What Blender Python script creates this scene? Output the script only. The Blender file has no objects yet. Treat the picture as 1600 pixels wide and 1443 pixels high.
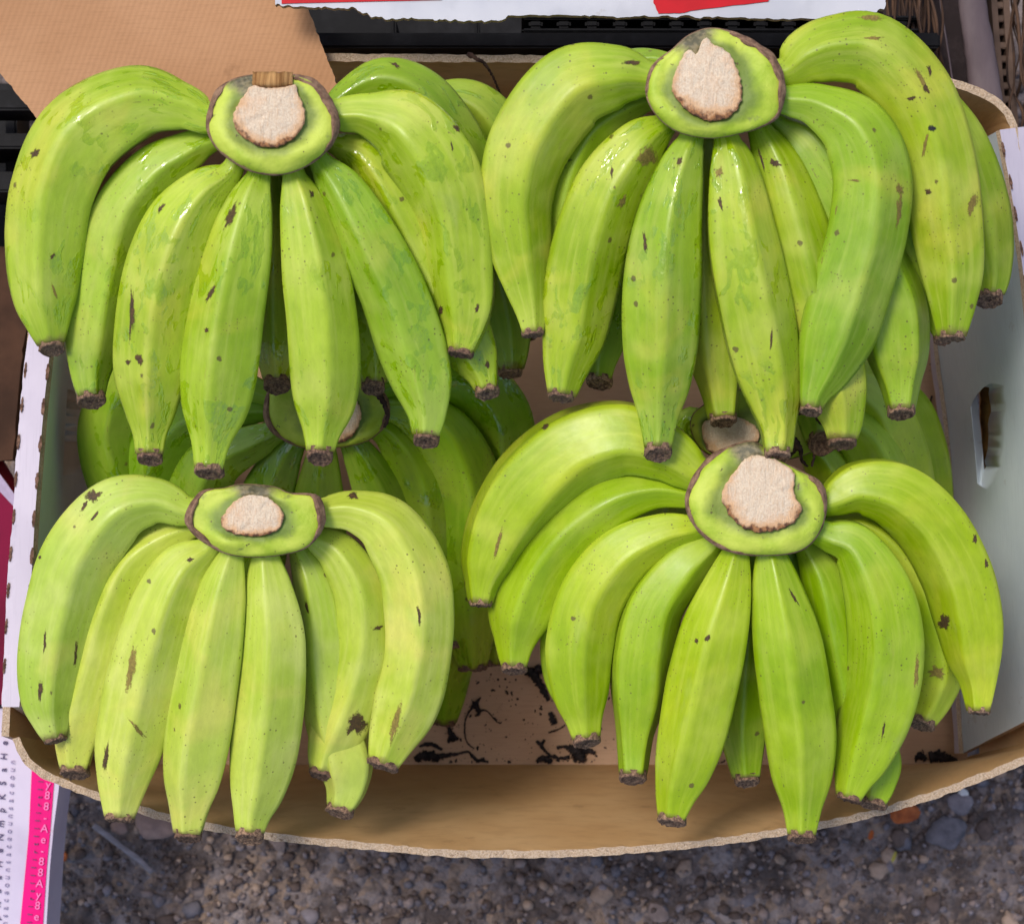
import bpy, bmesh, math, random
from mathutils import Vector, noise
from mathutils.bvhtree import BVHTree
from bisect import bisect_left
R = math.radians
scene = bpy.context.scene
C = scene.collection

# ------------------------------------------------------------ camera
CAMZ, RIMD, MM = 1.5, 1.3, 0.000375
cd = bpy.data.cameras.new('camera'); cam = bpy.data.objects.new('camera', cd); C.objects.link(cam)
cam.location = (0, 0, CAMZ); cam.rotation_euler = (0, 0, 0)
cd.sensor_width = 36; cd.lens = 36*RIMD/(1600*MM); cd.clip_start = .05; cd.clip_end = 50
cd.dof.use_dof = True; cd.dof.focus_distance = CAMZ-.25; cd.dof.aperture_fstop = 13
scene.camera = cam
# ------------------------------------------------------------ sky and sun
SUN_EL, SUN_AZ = 63, 315      # azimuth clockwise from +Y : light from upper left of the picture
w = bpy.data.worlds.new('World'); scene.world = w; w.use_nodes = True
nt = w.node_tree; bg = nt.nodes['Background']
sky = nt.nodes.new('ShaderNodeTexSky'); sky.sky_type = 'NISHITA'; sky.sun_disc = False
sky.sun_elevation = R(SUN_EL); sky.sun_rotation = R(SUN_AZ)
sky.air_density = 1.0; sky.dust_density = 3.0; sky.ozone_density = 1.0
nt.links.new(sky.outputs[0], bg.inputs[0]); bg.inputs[1].default_value = 0.13
sd = bpy.data.lights.new('sun', 'SUN'); sd.energy = 1.5; sd.angle = R(16); sd.color = (1, .95, .87)
sun = bpy.data.objects.new('sun', sd); C.objects.link(sun)
az = R(SUN_AZ); dv = Vector((math.sin(az)*math.cos(R(SUN_EL)), math.cos(az)*math.cos(R(SUN_EL)), math.sin(R(SUN_EL))))
sun.rotation_euler = dv.to_track_quat('Z', 'Y').to_euler()
vs = scene.view_settings; vs.view_transform = 'Standard'; vs.look = 'None'; vs.gamma = 1; vs.use_curve_mapping = False
vs.exposure = 0.50

# ------------------------------------------------------------ helpers
def sc(z): return MM*(CAMZ-z)/RIMD
def P(px, py, z):
    s = sc(z); return Vector(((px-800)*s, (721.5-py)*s, z))
def lin(c):
    return tuple((x/12.92 if x <= .04045 else ((x+.055)/1.055)**2.4) for x in [v/255 for v in c])+(1,)
def cr(pts, n, closed=False):
    """Catmull-Rom through tuples, resampled to n points evenly along the first three (or two) coordinates"""
    pts = [tuple(map(float, p)) for p in pts]; m = len(pts); out = []
    seg = m if closed else m-1
    for i in range(seg):
        if closed: a, b, c_, d = (pts[(i+k-1) % m] for k in range(4))
        else:
            b, c_ = pts[i], pts[i+1]
            a = pts[i-1] if i else tuple(2*x-y for x, y in zip(b, c_))
            d = pts[i+2] if i+2 < m else tuple(2*x-y for x, y in zip(c_, b))
        for k in range(16):
            t = k/16
            out.append(tuple(.5*((2*q)+(-p+r)*t+(2*p-5*q+4*r-s)*t*t+(-p+3*q-3*r+s)*t**3) for p, q, r, s in zip(a, b, c_, d)))
    out.append(out[0] if closed else pts[-1])
    L = [0]
    for p, q in zip(out, out[1:]): L.append(L[-1]+math.dist(p[:2], q[:2]))
    res = []; cnt = n if closed else n-1
    for k in range(n):
        s = L[-1]*k/cnt; j = min(max(bisect_left(L, s), 1), len(L)-1)
        f = (s-L[j-1])/max(L[j]-L[j-1], 1e-9)
        res.append(tuple(x+(y-x)*f for x, y in zip(out[j-1], out[j])))
    return res
def mesh_obj(name, verts, faces, mats, parent=None, origin=None, smooth=True, fmat=None, uv=None, attrs=None):
    o3 = Vector(origin) if origin is not None else Vector((0, 0, 0))
    me = bpy.data.meshes.new(name)
    me.from_pydata([tuple(Vector(v)-o3) for v in verts], [], faces)
    for m in (mats if isinstance(mats, (list, tuple)) else [mats]): me.materials.append(m)
    if fmat: me.polygons.foreach_set('material_index', fmat)
    me.polygons.foreach_set('use_smooth', [smooth]*len(faces))
    if uv:
        l = me.uv_layers.new(name='UVMap'); arr = []
        for p in me.polygons:
            f = faces[p.index]
            uu = [uv[i] for i in f]
            for q in uu: arr += [q[0], q[1]]
        l.data.foreach_set('uv', arr)
    if attrs:
        for k, vals in attrs.items():
            a = me.attributes.new(k, 'FLOAT', 'POINT'); a.data.foreach_set('value', vals)
    me.update()
    o = bpy.data.objects.new(name, me); C.objects.link(o)
    base = Vector((0, 0, 0))
    if parent is not None:
        o.parent = parent; pp = parent
        while pp: base += pp.location; pp = pp.parent
    o.location = o3-base
    return o
def fixn(o):
    bm = bmesh.new(); bm.from_mesh(o.data); bmesh.ops.recalc_face_normals(bm, faces=bm.faces[:]); bm.to_mesh(o.data); bm.free(); return o
def thing(name, loc, label, cat, group=None):
    e = bpy.data.objects.new(name, None); C.objects.link(e); e.location = loc; e.empty_display_size = .02
    return tag(e, label, cat, group)
def tag(o, label=None, cat=None, group=None, kind=None):
    if label: o['label'] = label
    if cat: o['category'] = cat
    if group: o['group'] = group
    if kind: o['kind'] = kind
    return o

class NT:
    """tiny node helper"""
    def __init__(s, name):
        s.m = bpy.data.materials.new(name); s.m.use_nodes = True; s.t = s.m.node_tree
        s.b = s.t.nodes['Principled BSDF']; s._oc = None
    def n(s, typ, **kw):
        x = s.t.nodes.new(typ)
        for k, v in kw.items():
            if k.startswith('i_'):
                key = k[2:]; x.inputs[int(key) if key.isdigit() else key.replace('_', ' ')].default_value = v
            else: setattr(x, k, v)
        return x
    def l(s, a, b): s.t.links.new(a, b)
    def coords(s, kind='Object', rand=True):
        tc = s.n('ShaderNodeTexCoord').outputs[kind]
        if not rand: return tc
        oi = s.n('ShaderNodeObjectInfo').outputs['Random']
        mu = s.n('ShaderNodeMath', operation='MULTIPLY'); s.l(oi, mu.inputs[0]); mu.inputs[1].default_value = 37.3
        ad = s.n('ShaderNodeVectorMath', operation='ADD'); s.l(tc, ad.inputs[0]); s.l(mu.outputs[0], ad.inputs[1])
        return ad.outputs[0]
    def mapping(s, vec, scale):
        m = s.n('ShaderNodeMapping'); s.l(vec, m.inputs[0]); m.inputs['Scale'].default_value = scale; return m.outputs[0]
    def noise(s, vec, scale, detail=3, rough=.55, dist=0):
        x = s.n('ShaderNodeTexNoise', i_Scale=scale, i_Detail=detail, i_Roughness=rough, i_Distortion=dist); s.l(vec, x.inputs['Vector']); return x.outputs['Fac']
    def ramp(s, fac, a, b, lo=0, hi=1):
        x = s.n('ShaderNodeMapRange', interpolation_type='SMOOTHSTEP'); x.clamp = True
        s.l(fac, x.inputs[0])
        for i, v in zip((1, 2, 3, 4), (a, b, lo, hi)): x.inputs[i].default_value = v
        return x.outputs[0]
    def math(s, op, a, b=None):
        x = s.n('ShaderNodeMath', operation=op)
        for i, v in enumerate((a, b)):
            if v is None: continue
            if isinstance(v, (int, float)): x.inputs[i].default_value = v
            else: s.l(v, x.inputs[i])
        return x.outputs[0]
    def mix(s, fac, a, b, blend='MIX'):
        x = s.n('ShaderNodeMix', data_type='RGBA', blend_type=blend)
        if isinstance(fac, (int, float)): x.inputs[0].default_value = fac
        else: s.l(fac, x.inputs[0])
        for i, v in ((6, a), (7, b)):
            if isinstance(v, tuple): x.inputs[i].default_value = v if len(v) == 4 else v+(1,)
            else: s.l(v, x.inputs[i])
        return x.outputs[2]
    def attr(s, name): return s.n('ShaderNodeAttribute', attribute_name=name).outputs['Fac']
    def bump(s, h, strength, dist=.001, prev=None):
        x = s.n('ShaderNodeBump'); x.inputs['Strength'].default_value = strength; x.inputs['Distance'].default_value = dist
        s.l(h, x.inputs['Height'])
        if prev is not None: s.l(prev, x.inputs['Normal'])
        return x.outputs[0]
    def done(s, col=None, rough=None, nrm=None, spec=None):
        for key, v in (('Base Color', col), ('Roughness', rough), ('Specular IOR Level', spec)):
            if v is None: continue
            if isinstance(v, (int, float, tuple)): s.b.inputs[key].default_value = v
            else: s.l(v, s.b.inputs[key])
        if nrm is not None: s.l(nrm, s.b.inputs['Normal'])
        return s.m

# ------------------------------------------------------------ materials
def banana_mat(name, dark, mid, pale, yellow, wet=0.0, speck=.5, yel=.3):
    s = NT(name); v = s.coords(); uv0 = s.n('ShaderNodeTexCoord').outputs['UV']
    oi = s.n('ShaderNodeObjectInfo').outputs['Random']
    k = s.n('ShaderNodeVectorMath', operation='ADD'); s.l(uv0, k.inputs[0]); s.l(oi, k.inputs[1]); uv = k.outputs[0]
    ridge, tt = s.attr('ridge'), s.attr('along')
    col = s.mix(s.ramp(s.noise(v, 14, 3), .3, .7), dark, mid)
    streak = s.noise(s.mapping(uv, (260, 14, 1)), 1, 3)
    col = s.mix(s.math('MULTIPLY', s.ramp(streak, .4, .75), .35), col, pale)
    col = s.mix(s.math('MULTIPLY', s.ramp(s.noise(v, 30, 2), .45, .75), .5), col, pale)
    col = s.mix(s.math('MULTIPLY', s.ramp(ridge, .5, 1), .38), col, pale)
    ymask = s.math('MULTIPLY', s.ramp(s.noise(v, 20, 3, .5, .6), .5, .72), yel)
    col = s.mix(ymask, col, yellow)
    # whole fruit a little different from its neighbours
    hs = s.n('ShaderNodeHueSaturation'); s.l(col, hs.inputs['Color'])
    s.l(s.math('ADD', s.math('MULTIPLY', oi, .022), .491), hs.inputs['Hue']); hs.inputs['Saturation'].default_value = 1.035; s.l(s.math('ADD', s.math('MULTIPLY', oi, -.12), 1.05), hs.inputs['Value'])
    col = hs.outputs[0]
    # grey rubbed film
    film = s.math('MULTIPLY', s.ramp(s.noise(s.mapping(uv, (60, 22, 1)), 1, 5, .6), .58, .74), .16)
    col = s.mix(film, col, lin((168, 172, 120)))
    # scuffs along the fruit
    sc1 = s.ramp(s.noise(s.mapping(uv, (520, 75, 1)), 1, 4, .65, .4), .66, .7)
    m1 = s.ramp(s.noise(v, 26, 2), .56, .66)
    sc1 = s.math('MULTIPLY', s.math('MULTIPLY', sc1, m1), .75*min(1, speck+.4))
    col = s.mix(sc1, col, lin((112, 92, 44)))
    # specks
    vo = s.n('ShaderNodeTexVoronoi', i_Scale=330.0); s.l(v, vo.inputs['Vector'])
    d = s.ramp(vo.outputs['Distance'], .13, .24, 1, 0)
    rnd = s.n('ShaderNodeSeparateColor'); s.l(vo.outputs['Color'], rnd.inputs[0])
    keep = s.ramp(rnd.outputs[0], .72, .76)
    dens = s.ramp(s.noise(v, 22, 3), .5-.12*speck, .66)
    d1 = s.math('MULTIPLY', s.math('MULTIPLY', s.math('MULTIPLY', d, keep), dens), .8)
    col = s.mix(d1, col, lin((84, 70, 34)))
    vo2 = s.n('ShaderNodeTexVoronoi', i_Scale=75.0, i_Randomness=1.0); s.l(v, vo2.inputs['Vector'])
    wob = s.math('ADD', vo2.outputs['Distance'], s.math('MULTIPLY', s.noise(v, 420, 3, .7), .22))
    r2 = s.n('ShaderNodeSeparateColor'); s.l(vo2.outputs['Color'], r2.inputs[0])
    d2 = s.math('MULTIPLY', s.math('MULTIPLY', s.ramp(wob, .2, .25, 1, 0), s.ramp(r2.outputs[1], .90-.1*speck, .91-.1*speck)), .8)
    col = s.mix(d2, col, lin((86, 66, 36)))
    # neck and flower end
    vo3 = s.n('ShaderNodeTexVoronoi', i_Scale=720.0); s.l(v, vo3.inputs['Vector'])
    r3 = s.n('ShaderNodeSeparateColor'); s.l(vo3.outputs['Color'], r3.inputs[0])
    d3 = s.math('MULTIPLY', s.math('MULTIPLY', s.ramp(vo3.outputs['Distance'], .2, .38, 1, 0), s.ramp(r3.outputs[0], .82, .86)), s.math('MULTIPLY', s.ramp(s.noise(v, 34, 4, .6), .5, .62), .75))
    col = s.mix(d3, col, lin((104, 84, 40)))
    blot = s.math('MULTIPLY', s.ramp(s.noise(s.mapping(uv, (110, 50, 1)), 1, 6, .72, .5), .62, .72), s.math('MULTIPLY', s.ramp(s.noise(v, 15, 2), .5, .62), .5*min(1, speck+.3)))
    col = s.mix(blot, col, lin((150, 134, 70)))
    mot = s.ramp(s.noise(s.mapping(uv, (240, 90, 1)), 1, 7, .7), .25, .75, .92, 1.09)
    mm = s.n('ShaderNodeVectorMath', operation='SCALE'); s.l(col, mm.inputs[0]); s.l(mot, mm.inputs['Scale']); col = mm.outputs[0]
    nk = s.math('MULTIPLY', s.ramp(s.math('ADD', tt, s.math('MULTIPLY', s.noise(v, 90, 3), .1)), .06, .16, 1, 0), .3)
    col = s.mix(nk, col, dark)
    te = s.math('MULTIPLY', s.ramp(s.math('ADD', tt, s.math('MULTIPLY', s.noise(v, 160, 4, .7), .05)), 1.0, 1.03), .8)
    col = s.mix(te, col, lin((104, 82, 50)))
    fib = s.noise(s.mapping(uv, (1500, 60, 1)), 1, 3)
    nrm = s.bump(fib, .10, .0004); nrm = s.bump(s.noise(v, 60, 3), .35, .0012, nrm); nrm = s.bump(s.noise(v, 900, 2), .08, .0003, nrm)
    rough = s.ramp(s.noise(v, 45, 3), .3, .7, .36, .52)
    if wet > 0:
        wn = s.noise(s.mapping(uv, (125, 70, 1)), 1, 2.2, .5, .35)
        msk = s.ramp(s.noise(v, 26, 1), .50-.08*wet, .54)
        wm = s.math('MULTIPLY', s.ramp(wn, .53, .59), msk)
        wetc = s.mix(1.0, col, (.74, .84, .06, 1), 'MULTIPLY')
        col = s.mix(s.math('MULTIPLY', wm, .85), col, wetc)
        x = s.n('ShaderNodeMix', data_type='FLOAT'); s.l(wm, x.inputs[0]); s.l(rough, x.inputs[2]); x.inputs[3].default_value = .07
        rough = x.outputs[0]
        rip = s.math('MULTIPLY', s.math('SUBTRACT', s.noise(s.mapping(uv, (300, 200, 1)), 1, 2), .5), wm)
        nrm = s.bump(s.math('ADD', s.math('MULTIPLY', wm, .05), rip), .6, .0013, nrm)
        x = s.n('ShaderNodeMix', data_type='FLOAT'); s.l(wm, x.inputs[0]); x.inputs[2].default_value = .5; x.inputs[3].default_value = .95
        return s.done(col, rough, nrm, x.outputs[0])
    return s.done(col, rough, nrm, .5)
DK, MD, PL, YL = lin((118, 150, 24)), lin((150, 174, 44)), lin((180, 190, 90)), lin((206, 196, 84))
M_A = banana_mat('banana_skin_wet', lin((132, 160, 36)), lin((160, 184, 58)), lin((186, 196, 96)), YL, wet=1.0, speck=.55, yel=.35)
M_B = banana_mat('banana_skin_scuffed', DK, MD, PL, YL, wet=.0, speck=.9, yel=.35)
M_BW = banana_mat('banana_skin_scuffed_wet', DK, MD, PL, YL, wet=1.1, speck=1.6, yel=.4)
M_C = banana_mat('banana_skin_pale', lin((158, 180, 58)), lin((182, 196, 84)), lin((200, 206, 116)), lin((212, 202, 104)), speck=.4, yel=.5)
M_D = banana_mat('banana_skin_fresh', lin((130, 160, 24)), lin((154, 178, 40)), lin((178, 192, 78)), lin((196, 196, 72)), speck=.25, yel=.3)
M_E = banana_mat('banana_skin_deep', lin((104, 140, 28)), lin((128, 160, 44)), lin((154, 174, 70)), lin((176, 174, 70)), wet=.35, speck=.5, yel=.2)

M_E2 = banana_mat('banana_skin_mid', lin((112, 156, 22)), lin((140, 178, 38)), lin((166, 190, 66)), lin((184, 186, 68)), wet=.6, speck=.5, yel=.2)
def simple(name, col, rough=.6, nscale=60, var=.25, bstr=.2, bdist=.0005, stretch=(1, 1, 1), col2=None, kind='Object'):
    s = NT(name); v = s.mapping(s.coords(kind), stretch)
    n = s.noise(v, nscale, 5, .6)
    c2 = col2 or tuple(x*(1-var) for x in col[:3])+(1,)
    c = s.mix(s.ramp(n, .3, .7), col, c2)
    return s.done(c, rough, s.bump(s.noise(v, nscale*4, 4, .7), bstr, bdist), .2)
def tip_mat():
    s = NT('banana_tip_brown'); v = s.coords(); oi = s.n('ShaderNodeObjectInfo').outputs['Random']
    n = s.noise(v, 520, 5, .75); a_ = s.mix(oi, lin((172, 138, 108)), lin((132, 100, 78)))
    col = s.mix(s.ramp(n, .36, .62), a_, lin((84, 60, 48)))
    return s.done(col, .85, s.bump(n, .9, .0013))
M_TIP = tip_mat()
def scar_mat(name, c1, c2, rough=.7, dens=.9):
    s = NT(name); v = s.coords(); e = s.attr('edge')
    n = s.noise(v, 650, 5, .7)
    col = s.mix(s.ramp(n, .35, .65), c1, c2)
    al = s.math('MULTIPLY', s.ramp(s.math('ADD', e, s.math('MULTIPLY', s.math('SUBTRACT', n, .5), 1.5)), .55, .95, 1, 0), dens)
    s.l(al, s.b.inputs['Alpha'])
    return s.done(col, rough, s.bump(n, .4, .0003))
M_SCAR = scar_mat('scar_brown', lin((92, 66, 34)), lin((52, 38, 28)))
M_SCARL = scar_mat('scar_tan', lin((150, 128, 60)), lin((112, 88, 44)), dens=.75)
M_SCARK = scar_mat('scar_black', lin((44, 40, 40)), lin((26, 24, 26)), .6)
def crown_mat():
    s = NT('crown_green'); v = s.coords()
    e = s.attr('edge')   # 0 outer rim, 1 at cut
    col = s.mix(s.ramp(s.noise(v, 40, 4), .35, .65), lin((150, 176, 34)), lin((184, 198, 72)))
    col = s.mix(s.math('MULTIPLY', s.ramp(s.math('ADD', e, s.math('MULTIPLY', s.noise(v, 60, 4), .8)), .85, 1.3), .75), col, lin((84, 104, 44)))
    col = s.mix(s.math('MULTIPLY', s.ramp(s.noise(v, 90, 5, .7), .6, .72), .6), col, lin((110, 116, 66)))
    col = s.mix(s.math('MULTIPLY', s.ramp(s.noise(v, 260, 2), .70, .73), .8), col, lin((80, 66, 36)))
    col = s.mix(s.ramp(s.math('ADD', s.attr('bruise'), s.math('MULTIPLY', s.noise(v, 130, 5, .7), .5)), .45, .95), col, s.mix(s.ramp(s.noise(v, 300, 3), .4, .6), lin((122, 112, 82)), lin((84, 80, 58))))
    return s.done(col, .6, s.bump(s.noise(v, 70, 5, .6), .7, .0022))
M_CROWN = crown_mat()
def cut_mat():
    s = NT('cut_stalk_face'); v = s.coords(); e = s.attr('edge')
    n = s.noise(v, 900, 4, .7); n2 = s.noise(v, 130, 5, .65); f = s.noise(s.mapping(v, (900, 160, 300)), 1, 4, .6)
    col = s.mix(s.ramp(n, .3, .7), lin((222, 206, 182)), lin((204, 180, 152)))
    col = s.mix(s.math('MULTIPLY', s.ramp(f, .5, .72), .45), col, lin((200, 164, 128)))
    col = s.mix(s.math('MULTIPLY', s.ramp(s.noise(v, 60, 3), .5, .7), .35), col, lin((214, 168, 128)))
    vo = s.n('ShaderNodeTexVoronoi', i_Scale=520.0); s.l(v, vo.inputs['Vector'])
    col = s.mix(s.math('MULTIPLY', s.ramp(vo.outputs['Distance'], .1, .3, 1, 0), .22), col, lin((176, 132, 96)))
    x = s.math('ADD', e, s.math('MULTIPLY', s.math('SUBTRACT', n2, .5), .55))
    col = s.mix(s.math('MULTIPLY', s.ramp(x, .62, .86), .65), col, lin((206, 156, 104)))
    b = s.ramp(x, .84, .97)
    col = s.mix(b, col, s.mix(s.ramp(s.noise(v, 420, 4), .4, .6), lin((160, 112, 70)), lin((92, 60, 42))))
    return s.done(col, .9, s.bump(s.math('ADD', n, s.math('MULTIPLY', f, 1.4)), .7, .0010))
M_CUT = cut_mat()
M_RIM = simple('crown_scar_brown', lin((158, 126, 102)), .85, 240, .5, .9, .001, col2=lin((104, 78, 64)))
M_FIB = simple('stalk_fibre_tan', lin((196, 152, 98)), .85, 20, .5, .8, .001, stretch=(25, 1, 1), col2=lin((120, 80, 42)))
def kraft(name, a, b, flutes=0, ang=0, stain=.35):
    s = NT(name); v = s.coords('Object', False)
    col = s.mix(s.ramp(s.noise(v, 9, 4), .3, .7), a, b)
    f = s.noise(s.mapping(v, (60, 900, 60)), 1, 3)
    col = s.mix(s.math('MULTIPLY', s.ramp(f, .45, .7), .22), col, tuple(x*.7 for x in b[:3])+(1,))
    col = s.mix(s.math('MULTIPLY', s.ramp(s.noise(v, 38, 5, .65), .62, .72), stain), col, tuple(x*.55 for x in b[:3])+(1,))
    nrm = s.bump(s.noise(v, 700, 3), .25, .0003)
    if flutes:
        mp = s.n('ShaderNodeMapping'); s.l(v, mp.inputs[0]); mp.inputs['Rotation'].default_value = (0, 0, ang)
        wv = s.n('ShaderNodeTexWave', wave_type='BANDS', bands_direction='X', i_Scale=flutes, i_Distortion=.6, i_Detail=1.0); s.l(mp.outputs[0], wv.inputs[0])
        nrm = s.bump(wv.outputs['Fac'], .22, .0004, nrm)
        col = s.mix(s.math('MULTIPLY', wv.outputs['Fac'], .07), col, tuple(x*.72 for x in b[:3])+(1,))
    return s.done(col, .8, nrm, .25)
M_KRAFT = kraft('kraft_cardboard', lin((212, 172, 124)), lin((194, 150, 100)))
M_FLOOR = kraft('kraft_floor', lin((204, 168, 138)), lin((190, 152, 122)), stain=.25)
M_FLAP = kraft('kraft_flap', lin((180, 136, 100)), lin((166, 122, 86)), flutes=95, ang=R(20))
def edge_mat():
    s = NT('torn_corrugated_edge'); v = s.coords('Object', False)
    n = s.noise(v, 900, 4, .7)
    col = s.mix(s.ramp(n, .3, .7), lin((214, 192, 166)), lin((176, 146, 116)))
    col = s.mix(s.math('MULTIPLY', s.ramp(s.noise(v, 330, 3), .62, .7), .6), col, lin((110, 82, 58)))
    return s.done(col, .9, s.bump(n, 1.0, .0015))
M_EDGE = edge_mat()
def white_mat(name, a, b, fl=(700, 25, 700)):
    s = NT(name); v = s.coords('Object', False)
    col = s.mix(s.ramp(s.noise(v, 14, 4), .3, .75), a, b)
    col = s.mix(s.math('MULTIPLY', s.ramp(s.noise(s.mapping(v, fl), 1, 4), .5, .75), .3), col, tuple(x*.72 for x in b[:3])+(1,))
    col = s.mix(s.math('MULTIPLY', s.ramp(s.noise(v, 60, 5, .7), .64, .7), .25), col, lin((150, 140, 130)))
    return s.done(col, .6, s.bump(s.noise(s.mapping(v, fl), 1, 3), .3, .0004))
M_WHITE = white_mat('white_liner_inside', lin((214, 224, 232)), lin((198, 210, 220)))
M_WTOP = white_mat('white_liner_top', lin((196, 186, 198)), lin((182, 172, 186)))
M_PERF = simple('perforation_torn', lin((140, 108, 90)), .9, 300, .5, 1, .001, col2=lin((80, 56, 46)))
def plastic(name, col, rough=.4):
    s = NT(name); v = s.coords('Object', False)
    c = s.mix(s.ramp(s.noise(v, 40, 5, .7), .45, .75), col, tuple(x*1.8+.006 for x in col[:3])+(1,))
    return s.done(c, rough, s.bump(s.noise(v, 200, 3), .2, .0005), .12)
M_BLACK = plastic('black_crate_plastic', (.0035, .0035, .005, 1), .55)
M_DARKBR = plastic('dark_maroon_plastic', (.022, .014, .014, 1), .5)
M_GREYRAIL = simple('grey_worn_rail', lin((104, 92, 94)), .6, 40, .45, .3, .0006, stretch=(1, .3, 1), col2=lin((84, 72, 76)))
M_TANSTRIP = simple('tan_strip', lin((104, 84, 72)), .7, 60, .4, .3)
M_FIBRE = simple('dry_palm_fibre', lin((92, 68, 52)), .75, 30, .6, .5, .001, col2=lin((38, 28, 26)))
M_RED = simple('red_print', lin((188, 6, 26)), .5, 40, .15, .1)
M_PAPERW = white_mat('torn_carton_white', lin((192, 192, 200)), lin((168, 170, 182)), (40, 40, 40))
M_PINK = simple('magenta_print', lin((228, 0, 120)), .5, 30, .12, .05)
M_MAG = simple('dark_magenta_carton', lin((116, 2, 50)), .7, 20, .4, .1)
M_INK = simple('dark_ink', lin((92, 78, 112)), .7, 200, .4, .05)
M_INKL = simple('faded_ink', lin((168, 156, 184)), .6, 200, .2, .05)
M_WINK = simple('pale_pink_ink', lin((244, 128, 186)), .6, 100, .1, .05)
M_LILAC = white_mat('lilac_white_print', lin((200, 190, 208)), lin((186, 174, 196)), (30, 30, 30))
M_DRY = simple('dried_black_flower', lin((60, 52, 52)), .55, 260, .5, .8, .001, col2=lin((22, 19, 22)))
M_DRYBR = simple('dried_brown_stem', lin((96, 72, 62)), .8, 200, .5, .8, .001, col2=lin((48, 34, 32)))
M_LEAF = simple('dead_orange_leaf', lin((196, 110, 60)), .7, 80, .4, .3, .0006, col2=lin((140, 72, 40)))
M_STICK = simple('grey_stick', lin((150, 142, 146)), .7, 60, .3, .4, .0006, stretch=(1, 6, 1))
M_PSTONE = simple('pinkish_stone', lin((170, 140, 128)), .8, 90, .35, .5, .001)
def gravel_mat(name, cols):
    s = NT(name); v = s.coords('Object', False)
    vo = s.n('ShaderNodeTexVoronoi', i_Scale=120.0); s.l(v, vo.inputs['Vector'])
    sp = s.n('ShaderNodeSeparateColor'); s.l(vo.outputs['Color'], sp.inputs[0])
    col = s.mix(sp.outputs[0], cols[0], cols[1]); col = s.mix(s.ramp(sp.outputs[1], .6, .8), col, cols[2])
    col = s.mix(s.ramp(s.noise(v, 22, 5, .7), .42, .62), col, cols[3])
    h = s.math('ADD', s.ramp(vo.outputs['Distance'], 0, .7, 1, 0), s.noise(v, 300, 4))
    return s.done(col, .85, s.bump(h, .9, .004))
M_GROUND = gravel_mat('dirt_gravel', [lin((118, 104, 100)), lin((146, 134, 132)), lin((150, 128, 112)), lin((82, 70, 66))])
M_STONES = []
for k, c in enumerate([(138, 128, 132), (150, 132, 126), (116, 110, 116), (170, 146, 130), (104, 88, 82)]):
    M_STONES.append(simple('pebble_%s' % ['grey', 'buff', 'slate', 'sand', 'brown'][k], lin(c), .8, 120, .4, .6, .0015))

# ------------------------------------------------------------ ground
def grid_plane(name, x0, x1, y0, y1, z, nx, ny, m, amp=0, fr=10):
    vs_, fs = [], []
    for j in range(ny+1):
        for i in range(nx+1):
            x = x0+(x1-x0)*i/nx; y = y0+(y1-y0)*j/ny
            vs_.append((x, y, z+amp*noise.noise(Vector((x*fr, y*fr, 3)))))
    for j in range(ny):
        for i in range(nx):
            a = j*(nx+1)+i; fs.append((a, a+1, a+nx+2, a+nx+1))
    return mesh_obj(name, vs_, fs, m)
GZ = -.13
tag(grid_plane('ground', -3, 3, -3, 3, GZ, 240, 240, M_GROUND, .004, 30), kind='structure')

# ------------------------------------------------------------ the banana box
def sheet(name, f, nu, nv, th, mats, parent=None, flip=False, rag=0.0, ragv=(0, 1), seed=0, cut=None, origin=None):
    """solid board: f(u,v)->Vector, thickness th behind the surface; material 1 on the cut edges"""
    g = [[f(i/nu, j/nv) for i in range(nu+1)] for j in range(nv+1)]
    def nrm(i, j):
        a = g[j][min(i+1, nu)]-g[j][max(i-1, 0)]; b = g[min(j+1, nv)][i]-g[max(j-1, 0)][i]
        n = a.cross(b)
        return (n.normalized() if n.length > 0 else Vector((0, 0, 1)))*(-1 if flip else 1)
    vs_, uv = [], []
    for layer in (0, 1):
        for j in range(nv+1):
            for i in range(nu+1):
                p = g[j][i]-nrm(i, j)*th*layer
                if rag and ((j == nv and 1 in ragv) or (j == 0 and 0 in ragv) or (i == nu and 2 in ragv) or (i == 0 and 3 in ragv)):
                    q = p*170; p = p+Vector((noise.noise(q), noise.noise(q+Vector((9, 3, 1+layer))), noise.noise(q+Vector((2, 9, 5)))))*rag
                vs_.append(p); uv.append((i/nu, j/nv))
    N = (nu+1)*(nv+1); fs, fm = [], []
    for j in range(nv):
        for i in range(nu):
            a = j*(nu+1)+i
            q = (a, a+1, a+nu+2, a+nu+1)
            fs.append(q); fm.append(0); fs.append(tuple(N+k for k in reversed(q))); fm.append(2 if len(mats) > 2 else 0)
    for j in range(nv):
        for a, b in ((j*(nu+1), (j+1)*(nu+1)), (j*(nu+1)+nu, (j+1)*(nu+1)+nu)):
            fs.append((a, b, N+b, N+a)); fm.append(1)
    for i in range(nu):
        for a, b in ((i, i+1), (nv*(nu+1)+i, nv*(nu+1)+i+1)):
            fs.append((a, b, N+b, N+a)); fm.append(1)
    o = mesh_obj(name, vs_, fs, mats, parent, origin=origin, smooth=False, fmat=fm, uv=uv)
    fixn(o)
    if cut is not None:
        bo = mesh_obj('cutter', cut[0], cut[1], mats[0]); fixn(bo)
        md = o.modifiers.new('b', 'BOOLEAN'); md.operation = 'DIFFERENCE'; md.object = bo; md.solver = 'EXACT'
        bpy.context.view_layer.update()
        dg = bpy.context.evaluated_depsgraph_get(); nm = bpy.data.meshes.new_from_object(o.evaluated_get(dg))
        o.modifiers.clear(); o.data = nm; bpy.data.objects.remove(bo)
    return o
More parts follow.
